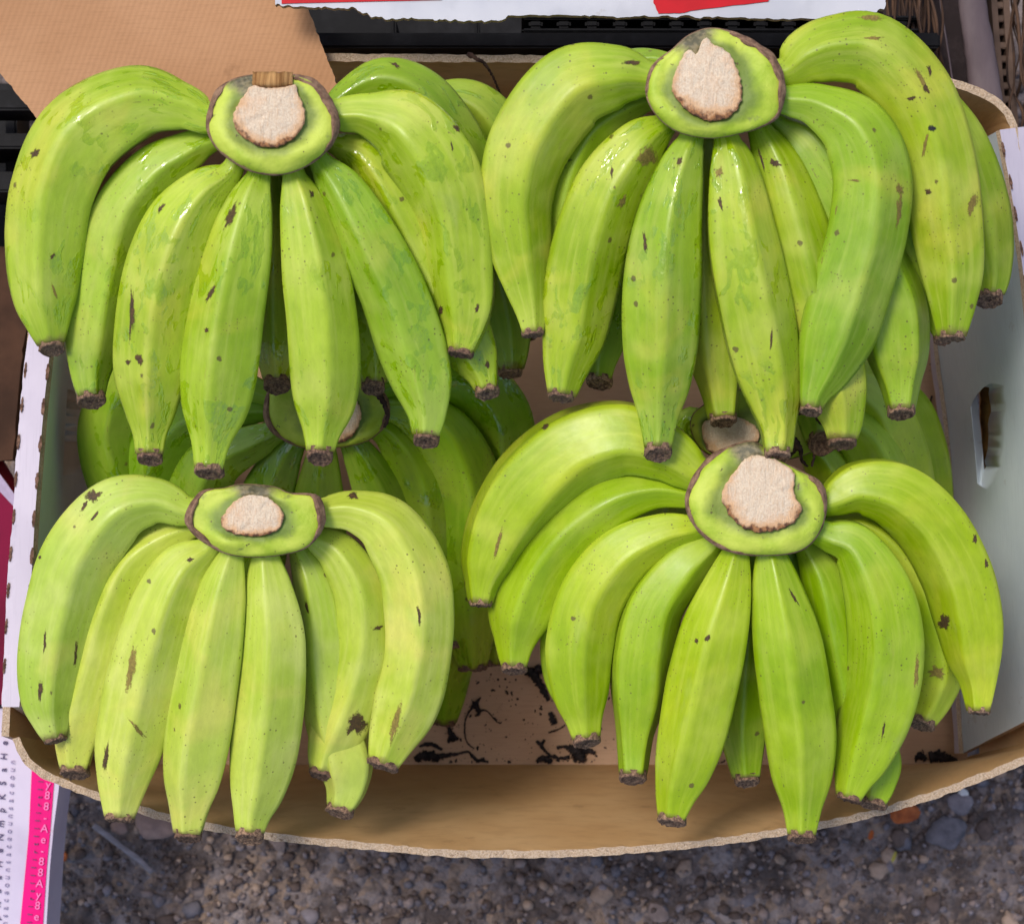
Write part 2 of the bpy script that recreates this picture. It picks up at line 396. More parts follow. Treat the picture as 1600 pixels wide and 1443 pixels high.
def lofted(bot, top, zb, zt, curve=0, n=80):
    B = cr(bot, n+1); T = cr(top, n+1)
    def f(u, v):
        i = min(int(round(u*n)), n)
        a = P(B[i][0], B[i][1], zb); b = P(T[i][0], T[i][1], zt)
        p = a.lerp(b, v); 
        return p
    return f
box = thing('cardboard_box', (0, 0, 0), 'open kraft cardboard banana box with white lined sides, holding all the green bananas', 'cardboard box')
RIM = .20
sheet('floor_panel', lambda u, v: P(125+u*(1512-125), 1200-v*1035, 0), 20, 20, .005, [M_FLOOR, M_EDGE], box, origin=P(800, 700, 0))
FW_T = [(30, 1150), (42, 1176), (60, 1196), (95, 1214), (160, 1239), (260, 1270), (350, 1289), (430, 1301), (560, 1314), (700, 1326), (800, 1328), (930, 1325), (1100, 1311), (1240, 1290), (1350, 1268), (1450, 1238), (1530, 1209), (1600, 1180), (1680, 1142)]
FW_B = [(135, 1170), (150, 1188), (175, 1193), (400, 1194), (700, 1194), (1000, 1194), (1300, 1194), (1450, 1193), (1500, 1190), (1515, 1180)]
sheet('front_wall', lofted(FW_B, FW_T, .001, RIM, n=300), 300, 30, .0045, [M_KRAFT, M_EDGE], box, flip=True, rag=.0009, ragv=(1,), origin=P(800, 1250, .1))
BW_T = [(20, 96), (300, 95), (520, 96), (800, 98), (1000, 100), (1300, 112), (1420, 122), (1490, 136), (1545, 158), (1572, 185), (1580, 214), (1582, 250)]
BW_B = [(140, 172), (400, 172), (800, 174), (1200, 184), (1380, 196), (1430, 206), (1460, 226), (1475, 250), (1480, 280)]
sheet('back_wall', lofted(BW_B, BW_T, .001, RIM, n=160), 160, 24, .0045, [M_KRAFT, M_EDGE], box, flip=False, rag=.0008, ragv=(1,), origin=P(800, 100, .1))
# right liner with its hand hole
RB = [(1452, 262), (1460, 400), (1465, 537), (1480, 655), (1490, 768), (1495, 900), (1498, 1050), (1505, 1176)]
RT = [(1562, 203), (1580, 300), (1598, 420), (1612, 560), (1625, 700), (1635, 850), (1645, 980), (1662, 1096)]
def slot(pts, z, dirv, d0, d1):
    V = [P(x, y, z)+dirv*d0 for x, y in pts]+[P(x, y, z)+dirv*d1 for x, y in pts]; n = len(pts)
    F = [tuple(range(n)), tuple(range(2*n-1, n-1, -1))]+[(i, (i+1) % n, n+(i+1) % n, n+i) for i in range(n)]
    return V, F
RH = cr([(1546, 604), (1556, 599), (1564, 622), (1568, 670), (1571, 712), (1567, 750), (1560, 766), (1550, 750), (1543, 700), (1540, 650)], 36, True)
RH = [(x-max(0, x-1556)*.45+1, y) for x, y in RH]
RH = [(x+random.Random(i).uniform(-1, 1), y) for i, (x, y) in enumerate(RH)]
rl = sheet('side_liner', lofted(RB, RT, .03, RIM-.001, n=60), 60, 6, .005, [M_WHITE, M_EDGE, M_KRAFT], box, flip=False, rag=.0006, ragv=(0, 2), cut=slot(RH, .13, Vector((0, 0, 1)), -.05, .06), origin=P(1560, 700, .1))
tag(rl, 'right hand white liner with torn hand hole')
RO = [(x+46+(2*i), y-6) for i, (x, y) in enumerate(RT)]
def flange(A, za, B, zb, n=60):
    A_, B_ = cr(A, n+1), cr(B, n+1)
    return lambda u, v: P(*A_[min(int(round(u*n)), n)][:2], za).lerp(P(*B_[min(int(round(u*n)), n)][:2], zb), v)
sheet('liner_top_fold', flange(RT, RIM+.0045, RO, RIM-.004), 60, 3, .004, [M_WTOP, M_EDGE], box, flip=False, rag=.0006, ragv=(1,), origin=P(1620, 700, RIM))
# folded bright foot of the right liner
RB2 = [(x-7, y) for x, y in RB]
sheet('liner_foot_fold', flange(RB, .031, RB2, .024), 60, 2, .003, [M_WTOP, M_EDGE], box, rag=.0007, ragv=(1,), origin=P(1480, 700, .03))
# outer side walls behind the liners
sheet('side_wall', lofted([(1530, 200), (1530, 1188)], [(1640, 200), (1672, 1160)], .001, RIM-.02, n=20), 20, 3, .0045, [M_KRAFT, M_EDGE], box, flip=False, origin=P(1600, 700, .1))
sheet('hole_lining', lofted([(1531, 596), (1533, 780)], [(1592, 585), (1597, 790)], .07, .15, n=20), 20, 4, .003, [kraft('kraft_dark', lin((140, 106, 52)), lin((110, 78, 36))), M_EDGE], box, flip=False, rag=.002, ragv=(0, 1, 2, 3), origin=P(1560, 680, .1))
# left liner
LT = [(80, 490), (78, 545), (70, 620), (63, 700), (55, 800), (49, 900), (40, 1000), (30, 1104)]
LB = [(150, 480), (150, 560), (149, 640), (148, 720), (148, 800), (147, 900), (146, 1000), (146, 1180)]
LO = [(48, 495), (41, 545), (33, 620), (26, 700), (20, 800), (12, 900), (7, 1000), (3, 1104)]
LH = cr([(124, 620), (146, 618), (150, 700), (143, 756), (133, 750), (124, 735), (119, 712), (118, 665)], 30, True)
ll = sheet('side_liner', lofted(LB, LT, .004, RIM-.002, n=60), 60, 6, .005, [M_WHITE, M_EDGE, M_KRAFT], box, flip=True, cut=slot(LH, .06, Vector((0, 0, 1)), -.058, .06), origin=P(80, 800, .1))
tag(ll, 'left hand white liner with dark hand hole')
sheet('liner_top_fold', flange(LT, RIM+.0035, LO, RIM-.002), 60, 3, .005, [M_WTOP, M_EDGE], box, flip=True, rag=.0008, ragv=(1,), origin=P(40, 800, RIM))
sheet('side_wall', lofted([(128, 165), (128, 1190)], [(96, 165), (70, 400), (52, 560), (22, 1000), (14, 1150)], .001, RIM-.012, n=20), 20, 3, .0045, [M_KRAFT, M_EDGE], box, flip=True, origin=P(30, 700, .1))
def perf(x, y, z, L, tx, wd=2.6, sd_=0):
    rr = random.Random(sd_*77+int(x+y)); n = 10; V = []
    for k in range(n+1):
        t = k/n; hw = wd*(.35+.65*math.sin(math.pi*t)**.5)*rr.uniform(.6, 1.25)
        cx, cy = x+tx*t*L, y+t*L
        for s_ in (-1, 1): V.append(P(cx+s_*hw, cy, z+rr.uniform(0, .0007)))
    for k in range(n+1):
        t = k/n; cx, cy = x+tx*t*L, y+t*L
        V.append(P(cx, cy, z-.003))
    F = []
    for k in range(n):
        a = 2*k; F += [(a, a+1, a+3, a+2), (a, a+2, 2*n+2+k+1, 2*n+2+k), (a+1, 2*n+2+k, 2*n+2+k+1, a+3)]
    F += [(0, 2*n+2, 1), (2*n, 2*n+1, 3*n+2)]
    return fixn(mesh_obj('perforated_slot', V, F, M_PERF, box, origin=P(x, y, z), smooth=False))
LTd = cr(LT, 60); LOd = cr(LO, 60)
for i, y in enumerate((568, 622, 680, 738, 797, 855, 912, 968, 1030)):
    px = min(LTd, key=lambda q: abs(q[1]-y))[0]; perf(px-1, y, RIM+.0042, 26, -.09, 2.8, i)
    px = min(LOd, key=lambda q: abs(q[1]-y))[0]; perf(px+2, y-2, RIM-.001, 24, -.09, 2.2, i+20)
RTd = cr(RT, 60)
for i, y in enumerate((222, 272, 322, 376, 430)):
    px = min(RTd, key=lambda q: abs(q[1]-y))[0]; perf(px+1, y, RIM+.0052, 24, .18, 2.4, i+40)

# ------------------------------------------------------------ bananas
NS, NR = 44, 72
def banana(parent, pts, z0, z1, mat, seed, bulge=.004, up=.006, phase=None, label=None, tipdark=1.0, tip=True, tilt=.55):
    rr = random.Random(seed); tilt = max(.06, tilt*.40+rr.uniform(-.14, .08)); tsc = rr.uniform(.84, .97); pts = list(pts)
    if tip:
        p, q = pts[-2], pts[-1]; k = min(.6, (q[2]*tilt*.55-4)/max(math.dist(p[:2], q[:2]), 1)); pts[-1] = (q[0]+(p[0]-q[0])*k, q[1]+(p[1]-q[1])*k, q[2]*1.04)
    S_ = cr(pts, NR)
    ph = rr.uniform(-.35, .35) if phase is None else phase
    tw = rr.uniform(-.35, .35); wts = [rr.uniform(.25, .8) for _ in range(5)]
    cen, rad = [], []
    for i, q in enumerate(S_):
        t = i/(NR-1); z = z0+(z1-z0)*(t*t*(3-2*t)*.5+t*.5)+bulge*math.sin(math.pi*t)+up*max(0, (t-.72)/.28)**2
        cen.append(P(q[0], q[1], z)); rad.append(max(q[2], 6)/2*sc(z))
    verts, faces, uv, ridge, along = [], [], [], [], []
    org = cen[0]; arc = 0
    k5 = 2*math.pi/5
    for i in range(NR):
        t = i/(NR-1)
        T = (cen[min(i+1, NR-1)]-cen[max(i-1, 0)]).normalized()
        Nn = Vector((0, 0, 1)); Nn = (Nn-T*Nn.dot(T)).normalized(); B = T.cross(Nn)
        if i: arc += (cen[i]-cen[i-1]).length
        kk = 1.1+.15*(abs(t-.5)*2)**2
        if t < .06: kk *= .5
        for j in range(NS):
            th = -math.pi+2*math.pi*j/(NS-1 if False else NS)
            a = (th+ph+tw*t) % k5; idx = int(((th+ph+tw*t) % (2*math.pi))//k5)
            dv_ = abs(a-k5/2)/(k5/2)     # 1 at a ridge, 0 mid facet
            p = math.cos(k5/2)/math.cos(a-k5/2)
            wd = wts[idx]*(1-dv_)+0.5*dv_
            wr = .5*(wts[idx]+wts[(idx+(1 if a > k5/2 else -1)) % 5])
            q_ = 1+kk*((p-.87)*1.0)
            r_ = rad[i]*(.965 if .1 < t < .9 else .965-.03*(max(.1-t, t-.9)*10))*(q_)*(1+.012*noise.noise(Vector((t*6+seed*3.1, math.cos(th), math.sin(th)))))
            verts.append(cen[i]+Nn*math.cos(th)*r_+B*math.sin(th)*r_)
            uv.append((th*rad[NR//2], arc)); ridge.append(max(0, (dv_-.55)/.45)*wr*1.2); along.append(t)
    for i in range(NR-1):
        for j in range(NS):
            a, b = i*NS+j, i*NS+(j+1) % NS
            faces.append((a, b, b+NS, a+NS))
    faces.append(tuple(range(NS-1, -1, -1))); faces.append(tuple(range((NR-1)*NS, NR*NS)))
    # uv seam handled by simple wrap; the seam lies underneath
    o = mesh_obj('banana', verts, faces, mat, parent, origin=org, uv=uv, attrs={'ridge': ridge, 'along': along})
    fixn(o)
    if label: o['label'] = label
    if tip:
        T = (cen[-1]-cen[-4]).normalized(); c0 = cen[-1]-T*.0006
        X = T.cross(Vector((0, 0, 1))).normalized(); Zp = X.cross(T).normalized()
        r0 = rad[-1]; V = []; F = []; ns = 28
        A = (T+Zp*tilt).normalized()
        prof = [(1.0, -.002), (1.0, -.0006), (1.0, .0010), (.88, .0017), (.76, .0006), (.60, .0014), (.42, .0002), (.25, .0010), (.1, -.0008)]
        prof = prof[:1]+[(k_*tsc/.93, h_) for k_, h_ in prof[1:]]
        for m, (rk, h) in enumerate(prof):
            for j in range(ns):
                th = 2*math.pi*j/ns
                jit = 1+.12*noise.noise(Vector((math.cos(th)*2.2+seed, math.sin(th)*2.2, m*.5)))
                jh = .0013*noise.noise(Vector((math.cos(th)*3, math.sin(th)*3, seed+m)))
                if m == 0: pt = c0-T*.002+X*math.cos(th)*r0*.95+Zp*math.sin(th)*r0*.95
                else: pt = c0+T*(tilt*r0*(1-math.sin(th)*rk*jit))+X*math.cos(th)*r0*rk*jit+Zp*math.sin(th)*r0*rk*jit*.96+A*(h+jh)
                V.append(pt)
        M_ = len(prof)
        for m in range(M_-1):
            for j in range(ns):
                a, b = m*ns+j, m*ns+(j+1) % ns; F.append((a, b, b+ns, a+ns))
        F.append(tuple(range((M_-1)*ns, M_*ns)))
        F.append(tuple(range(ns-1, -1, -1)))
        to = mesh_obj('tip', V, F, M_TIP, o, origin=c0); fixn(to)
    return o
def radial(poly, cx, cy, n):
    d = cr(poly, 240, True); ang = sorted(((math.atan2(y-cy, x-cx)) % (2*math.pi), math.hypot(x-cx, y-cy)) for x, y in d)
    out = []
    for k in range(n):
        a = 2*math.pi*k/n; j = bisect_left(ang, (a, 0)); p, q = ang[j-1], ang[j % len(ang)]
        a0 = p[0]-(2*math.pi if j == 0 else 0); a1 = q[0]+(2*math.pi if j == len(ang) else 0)
        f = (a-a0)/max(a1-a0, 1e-6); out.append(p[1]+(q[1]-p[1])*f)
    return out
def crown(parent, outer, cut, z, rim, seed, hc=.0085, hb=.0085, bruise=None, skirt=.03):
    n = 96; cx = sum(p[0] for p in cut)/len(cut); cy = sum(p[1] for p in cut)/len(cut)
    ro, ri = radial(outer, cx, cy, n), radial(cut, cx, cy, n)
    org = P(cx, cy, z); V, F, E, BR = [], [], [], []
    prof = [(-.06, -skirt*2.6), (-.02, -skirt), (-.02, -skirt*.4), (0, hb*.12), (.03, hb*.46), (.09, hb*.66), (.18, hb*.80), (.32, hb*.90), (.5, hb*.96), (.68, hb*.97), (.84, hb*.95), (.94, hb*.95), (1, hb*.96)]  # unseen skirt drawn deep under the crown, shaped to darken the neck gaps
    for s_, h in prof:
        for k in range(n):
            a = 2*math.pi*k/n; r_ = ro[k]+(ri[k]-ro[k])*s_ if s_ >= 0 else ro[k]*(1+s_)
            lump = noise.noise(Vector((math.cos(a)*1.6+seed, math.sin(a)*1.6, s_*1.2)))*.0045 if s_ > 0 else 0
            zz = z+h+lump*math.sin(math.pi*min(max(s_, 0), 1))
            V.append(P(cx+r_*math.cos(a), cy+r_*math.sin(a), zz)); E.append(max(0, s_))
            BR.append(bruise(a, s_) if bruise else 0)
    m = len(prof)
    for i in range(m-1):
        for k in range(n):
            a, b = i*n+k, i*n+(k+1) % n; F.append((a, b, b+n, a+n))
    F.append(tuple(range(n))); F.append(tuple(range((m-1)*n, m*n)))
    o = mesh_obj('crown', V, F, M_CROWN, parent, origin=org, attrs={'edge': E, 'bruise': BR}); fixn(o)
    # cut face
    V, F, E = [], [], []
    hc += .002
    rings = [(1.0, hb*.35), (1.02, hb*.72), (1.025, hc), (.99, hc+.0009), (.93, hc+.0008), (.8, hc+.0010), (.6, hc+.0012), (.4, hc+.0015), (.2, hc+.0014)]
    for i, (s_, h) in enumerate(rings):
        for k in range(n):
            a = 2*math.pi*k/n; jag = 1+.05*noise.noise(Vector((math.cos(a)*9+seed, math.sin(a)*9, 0)))+.012*noise.noise(Vector((math.cos(a)*25+seed, math.sin(a)*25, 0)))
            r_ = ri[k]*s_*jag
            V.append(P(cx+r_*math.cos(a), cy+r_*math.sin(a), z+h+.0009*noise.noise(Vector((r_*.09*math.cos(a), r_*.09*math.sin(a), seed))))); E.append(min(1, s_)*(.86+.17*math.sin(a)))
    V.append(P(cx, cy, z+hc+.0014)); E.append(0); c_ = len(V)-1; m = len(rings)
    for i in range(m-1):
        for k in range(n):
            a, b = i*n+k, i*n+(k+1) % n; F.append((a, b, b+n, a+n))
    for k in range(n): F.append(((m-1)*n+k, (m-1)*n+(k+1) % n, c_))
    F.append(tuple(range(n-1, -1, -1)))
    cf = mesh_obj('cut_face', V, F, M_CUT, o, origin=org, attrs={'edge': E}); fixn(cf)
    # brown scar rim, varying in width round the crown : rim(angle) -> px
    V, F = [], []; ns = 10
    for k in range(n):
        a = 2*math.pi*k/n; wpx = max(rim(a)*.85, .6)*(1+.5*noise.noise(Vector((math.cos(a)*7, math.sin(a)*7, seed))))
        for j in range(ns):
            th = 2*math.pi*j/ns
            rr_ = ro[k]-wpx*.30+wpx*.72*math.cos(th); zz = z+hb*.22+min(wpx*.00030, .0030)*(math.sin(th))+(hb*.42 if math.cos(th) < -.2 else 0)*min(1, wpx/8)
            V.append(P(cx+rr_*math.cos(a), cy+rr_*math.sin(a), zz))
    for k in range(n):
        for j in range(ns):
            a, b = k*ns+j, k*ns+(j+1) % ns; c2, d2 = ((k+1) % n)*ns+(j+1) % ns, ((k+1) % n)*ns+j
            F.append((a, b, c2, d2))
    ro_ = mesh_obj('scar_rim', V, F, M_RIM, o, origin=org); fixn(ro_)
    return o
def bumpf(a, centre_deg, width_deg, amp):   # image angles: 0 right, 90 down, 180 left, 270 up
    d = (math.degrees(a)-centre_deg+180) % 360-180
    return amp*math.exp(-(d/width_deg)**2)

ALL = {}
def hand(key, name_label, crown_args, z, fingers, mat, group='hands of green bananas in the box', zt=-.05, seed0=0, mats=None):
    cx = sum(p[0] for p in crown_args['cut'])/len(crown_args['cut']); cy = sum(p[1] for p in crown_args['cut'])/len(crown_args['cut'])
    e = thing('banana_hand', P(cx, cy, z-.02), name_label, 'bananas', group)
    crown(e, z=z, seed=seed0, **crown_args)
    for i, fgr in enumerate(fingers):
        pts = fgr['p']; dz = fgr.get('dz', 0)
        m = fgr.get('m', mat)
        ALL[(key, fgr['n'])] = banana(e, pts, z-.012+fgr.get('dn', min(0, dz)), z+fgr.get('zt', zt)+dz, m, seed0*31+i*7+3, bulge=fgr.get('b', .004), up=fgr.get('up', .008), tilt=fgr.get('tilt', .95), tip=fgr.get('tip', True), label=fgr.get('l'))
    return e
F_ = lambda n, p, **k: dict(n=n, p=p, **k)

# hand A : upper left
cA = dict(outer=[(324, 190), (333, 155), (348, 134), (378, 120), (425, 114), (455, 117), (490, 128), (513, 156), (527, 188), (520, 222), (490, 253), (446, 272), (402, 270), (367, 254), (339, 232), (326, 209)],
          cut=[(395, 134), (415, 138), (440, 137), (461, 134), (466, 150), (474, 170), (475, 190), (462, 212), (440, 226), (416, 229), (392, 222), (370, 203), (366, 180), (375, 160), (388, 142)],
          rim=lambda a: 2.5+bumpf(a, 190, 30, 6)+bumpf(a, 0, 30, 11)+bumpf(a, 320, 20, 8)+bumpf(a, 120, 25, 3), bruise=lambda a, s: min(1, bumpf(a, 240, 34, .9)))
A = [
 F_('A2', [(345, 215, 32), (318, 224, 46), (290, 238, 62), (240, 270, 84), (188, 335, 92), (163, 425, 94), (145, 520, 92), (139, 580, 66), (142, 624, 43)], dz=-.012),
 F_('A1', [(352, 182, 46), (322, 185, 55), (285, 170, 74), (215, 165, 114), (130, 215, 138), (87, 300, 130), (74, 395, 118), (72, 465, 98), (77, 512, 66), (81, 542, 42)], dz=.006, dn=-.002),
 F_('A3', [(372, 245, 30), (358, 272, 42), (322, 300, 76), (286, 350, 108), (260, 420, 122), (244, 500, 122), (237, 580, 112), (236, 645, 76), (235, 680, 52), (234, 714, 42)], dz=-.003),
 F_('A4', [(410, 250, 32), (404, 280, 44), (393, 320, 74), (378, 390, 106), (360, 480, 120), (347, 570, 122), (338, 640, 102), (331, 692, 62), (327, 735, 44)], dz=.003),
 F_('A5', [(455, 250, 32), (459, 278, 40), (470, 320, 70), (487, 400, 100), (500, 490, 110), (506, 570, 108), (506, 630, 92), (502, 678, 57), (500, 712, 43)], dz=0),
 F_('A6', [(490, 235, 30), (505, 258, 42), (535, 298, 76), (575, 370, 98), (615, 450, 104), (643, 530, 106), (662, 595, 92), (669, 645, 62), (666, 686, 42)], dz=-.003),
 F_('A7', [(500, 215, 30), (528, 226, 38), (578, 250, 72), (625, 320, 92), (670, 410, 95), (712, 490, 98), (742, 552, 80), (756, 588, 50), (761, 611, 36)], dz=-.016),
 F_('A8', [(500, 175, 44), (530, 178, 52), (572, 178, 66), (635, 200, 122), (688, 265, 132), (713, 340, 118), (722, 420, 110), (727, 475, 96), (725, 518, 68), (720, 549, 40)], dz=.006, dn=-.002, tilt=.2),
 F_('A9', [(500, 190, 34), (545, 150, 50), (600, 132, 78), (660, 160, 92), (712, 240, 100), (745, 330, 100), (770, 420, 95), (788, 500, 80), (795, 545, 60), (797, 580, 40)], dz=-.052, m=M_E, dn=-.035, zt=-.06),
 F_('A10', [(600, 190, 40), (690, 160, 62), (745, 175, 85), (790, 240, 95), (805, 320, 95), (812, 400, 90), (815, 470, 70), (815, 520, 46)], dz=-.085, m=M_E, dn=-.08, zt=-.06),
 F_('A11', [(420, 250, 30), (425, 330, 60), (428, 430, 76), (430, 520, 74), (432, 565, 54), (433, 600, 40)], dz=-.035, dn=-.03),
 F_('A12', [(480, 250, 30), (520, 330, 60), (556, 430, 78), (575, 520, 72), (582, 570, 52), (583, 603, 38)], dz=-.035, dn=-.03),
]
hand('A', 'wet green banana hand at the upper left, cut stalk before the loose cardboard flap', cA, .335, A, M_A, seed0=1)
hA = [o for o in C.objects if o.name.startswith('banana_hand')][-1]

# hand B : upper right
cB = dict(outer=[(1010, 142), (1020, 104), (1050, 78), (1076, 55), (1110, 44), (1144, 51), (1174, 65), (1206, 88), (1223, 125), (1223, 156), (1214, 184), (1186, 200), (1155, 209), (1111, 216), (1067, 209), (1038, 193), (1018, 169)],
          cut=[(1088, 86), (1096, 68), (1103, 60), (1116, 72), (1134, 80), (1148, 102), (1158, 134), (1157, 155), (1146, 177), (1129, 186), (1102, 186), (1078, 174), (1057, 153), (1051, 132), (1059, 107), (1067, 90), (1078, 78)],
          rim=lambda a: 2.0+bumpf(a, 185, 28, 5)+bumpf(a, 350, 38, 10)+bumpf(a, 315, 18, 5), bruise=lambda a, s: min(1, bumpf(a, 250, 36, .95)*(1-.35*s)))
B = [
 F_('B2', [(1035, 158, 30), (1005, 158, 40), (962, 175, 62), (915, 212, 76), (882, 285, 82), (868, 370, 82), (868, 450, 72), (880, 520, 40)], dz=-.022, tip=False),
 F_('B1', [(1040, 128, 48), (1008, 122, 62), (962, 118, 98), (888, 138, 128), (824, 222, 128), (803, 310, 114), (810, 388, 98), (821, 445, 74), (829, 490, 50), (832, 518, 34)], dz=.004, dn=-.002, tilt=.15),
 F_('B13', [(1060, 110, 40), (1020, 100, 44), (985, 112, 64), (930, 150, 80), (880, 220, 80)], dz=-.045, dn=-.03, tip=False, m=M_E),
 F_('B3', [(1056, 180, 30), (1035, 198, 46), (1000, 226, 84), (955, 285, 108), (925, 360, 116), (907, 440, 114), (896, 520, 98), (885, 568, 74), (877, 617, 44)], dz=-.006, m=M_BW, tilt=.3),
 F_('B4', [(1085, 195, 32), (1078, 222, 44), (1061, 270, 72), (1043, 350, 102), (1034, 440, 118), (1032, 530, 114), (1031, 600, 92), (1029, 650, 62), (1028, 706, 42)], dz=.002, m=M_BW),
 F_('B5', [(1132, 195, 32), (1135, 222, 46), (1144, 272, 80), (1156, 370, 110), (1175, 470, 118), (1193, 560, 110), (1206, 620, 86), (1213, 665, 58), (1215, 709, 42)], dz=.002, m=M_BW),
 F_('B7', [(1200, 180, 30), (1222, 195, 40), (1262, 228, 78), (1310, 310, 98), (1360, 400, 106), (1392, 480, 110), (1402, 550, 98), (1406, 600, 64), (1408, 643, 42)], dz=-.022),
 F_('B6', [(1175, 185, 30), (1188, 208, 44), (1214, 268, 80), (1240, 360, 104), (1264, 450, 112), (1287, 540, 108), (1305, 610, 95), (1315, 655, 68), (1316, 690, 46)], dz=-.014),
 F_('B8', [(1195, 150, 40), (1228, 157, 48), (1275, 166, 68), (1332, 205, 108), (1358, 275, 120), (1352, 360, 124), (1330, 440, 124), (1304, 520, 118), (1284, 580, 84), (1271, 615, 52), (1267, 639, 34)], dz=.004),
 F_('B9', [(1195, 112, 40), (1226, 115, 54), (1258, 92, 86), (1302, 78, 102), (1362, 84, 118), (1425, 148, 118), (1464, 245, 110), (1478, 340, 110), (1488, 420, 96), (1489, 475, 72), (1487, 524, 44)], dz=.0, dn=-.004, tilt=-.1),
 F_('B10', [(1440, 130, 50), (1490, 220, 90), (1522, 320, 100), (1538, 390, 84), (1546, 430, 62), (1546, 466, 42)], dz=-.035, dn=-.03),
 F_('B11', [(1380, 300, 60), (1430, 390, 78), (1452, 450, 70), (1466, 495, 48), (1473, 527, 28)], dz=-.035, dn=-.04),
 F_('B12', [(1100, 200, 30), (1106, 330, 70), (1112, 450, 92), (1119, 545, 88), (1126, 608, 62), (1130, 655, 44)], dz=-.03, dn=-.03),
 F_('B14', [(1040, 200, 30), (975, 330, 60), (952, 450, 76), (945, 530, 66), (940, 568, 48), (937, 595, 38)], dz=-.04, dn=-.03, m=M_E),
]
hand('B', 'scuffed green banana hand at the upper right, cut stalk in front of black crate', cB, .340, B, M_B, seed0=2)

# hand C : lower left
cC = dict(outer=[(294, 800), (308, 775), (322, 765), (350, 762), (378, 756), (427, 760), (452, 770), (490, 772), (502, 790), (504, 821), (483, 852), (448, 865), (395, 870), (350, 863), (315, 842), (294, 820)],
          cut=[(388, 774), (410, 776), (425, 782), (441, 800), (442, 812), (432, 828), (402, 837), (364, 832), (346, 817), (353, 800), (367, 784)],
          rim=lambda a: 2.0+bumpf(a, 182, 22, 9)+bumpf(a, 355, 24, 10)+bumpf(a, 150, 22, 4), bruise=lambda a, s: min(1, bumpf(a, 272, 46, .95)))
CC = [
 F_('C2', [(322, 822, 26), (298, 826, 36), (250, 846, 60), (205, 885, 80), (172, 960, 88), (150, 1040, 90), (130, 1110, 86), (120, 1160, 66), (117, 1205, 44)], dz=-.014),
 F_('C1', [(322, 795, 40), (292, 797, 50), (245, 780, 72), (183, 795, 104), (125, 865, 116), (97, 950, 112), (81, 1030, 104), (76, 1090, 86), (80, 1128, 58), (86, 1152, 36)], dz=.002, dn=-.002, tilt=.1),
 F_('C3', [(340, 835, 28), (324, 856, 42), (287, 885, 82), (259, 940, 102), (238, 1010, 110), (221, 1080, 112), (204, 1160, 104), (193, 1220, 78), (187, 1276, 46)], dz=-.002, tilt=.2),
 F_('C4', [(366, 840, 30), (362, 868, 42), (350, 920, 74), (338, 990, 94), (325, 1070, 104), (313, 1150, 106), (304, 1215, 92), (298, 1262, 64), (294, 1305, 43)], dz=.002),
 F_('C5', [(414, 840, 30), (416, 868, 44), (423, 920, 76), (430, 990, 98), (426, 1080, 106), (415, 1160, 104), (403, 1230, 84), (394, 1273, 58), (390, 1306, 43)], dz=.002),
 F_('C6', [(455, 840, 26), (470, 862, 38), (490, 905, 62), (503, 970, 76), (510, 1050, 80), (522, 1120, 88), (540, 1185, 90), (542, 1228, 68), (531, 1266, 42)], dz=-.020),
 F_('C7', [(470, 828, 26), (490, 840, 38), (530, 866, 66), (562, 925, 80), (568, 1000, 84), (554, 1070, 88), (532, 1130, 90), (513, 1175, 64), (503, 1207, 40)], dz=-.012),
 F_('C8', [(480, 798, 40), (505, 801, 48), (552, 800, 66), (603, 824, 94), (643, 890, 106), (655, 960, 106), (651, 1030, 102), (635, 1100, 98), (613, 1155, 72), (599, 1193, 48)], dz=.0, dn=-.002, tilt=.3),
]
hand('C', 'hand of pale yellowish green bananas at the lower left beside the white box edge', cC, .285, CC, M_C, seed0=3)

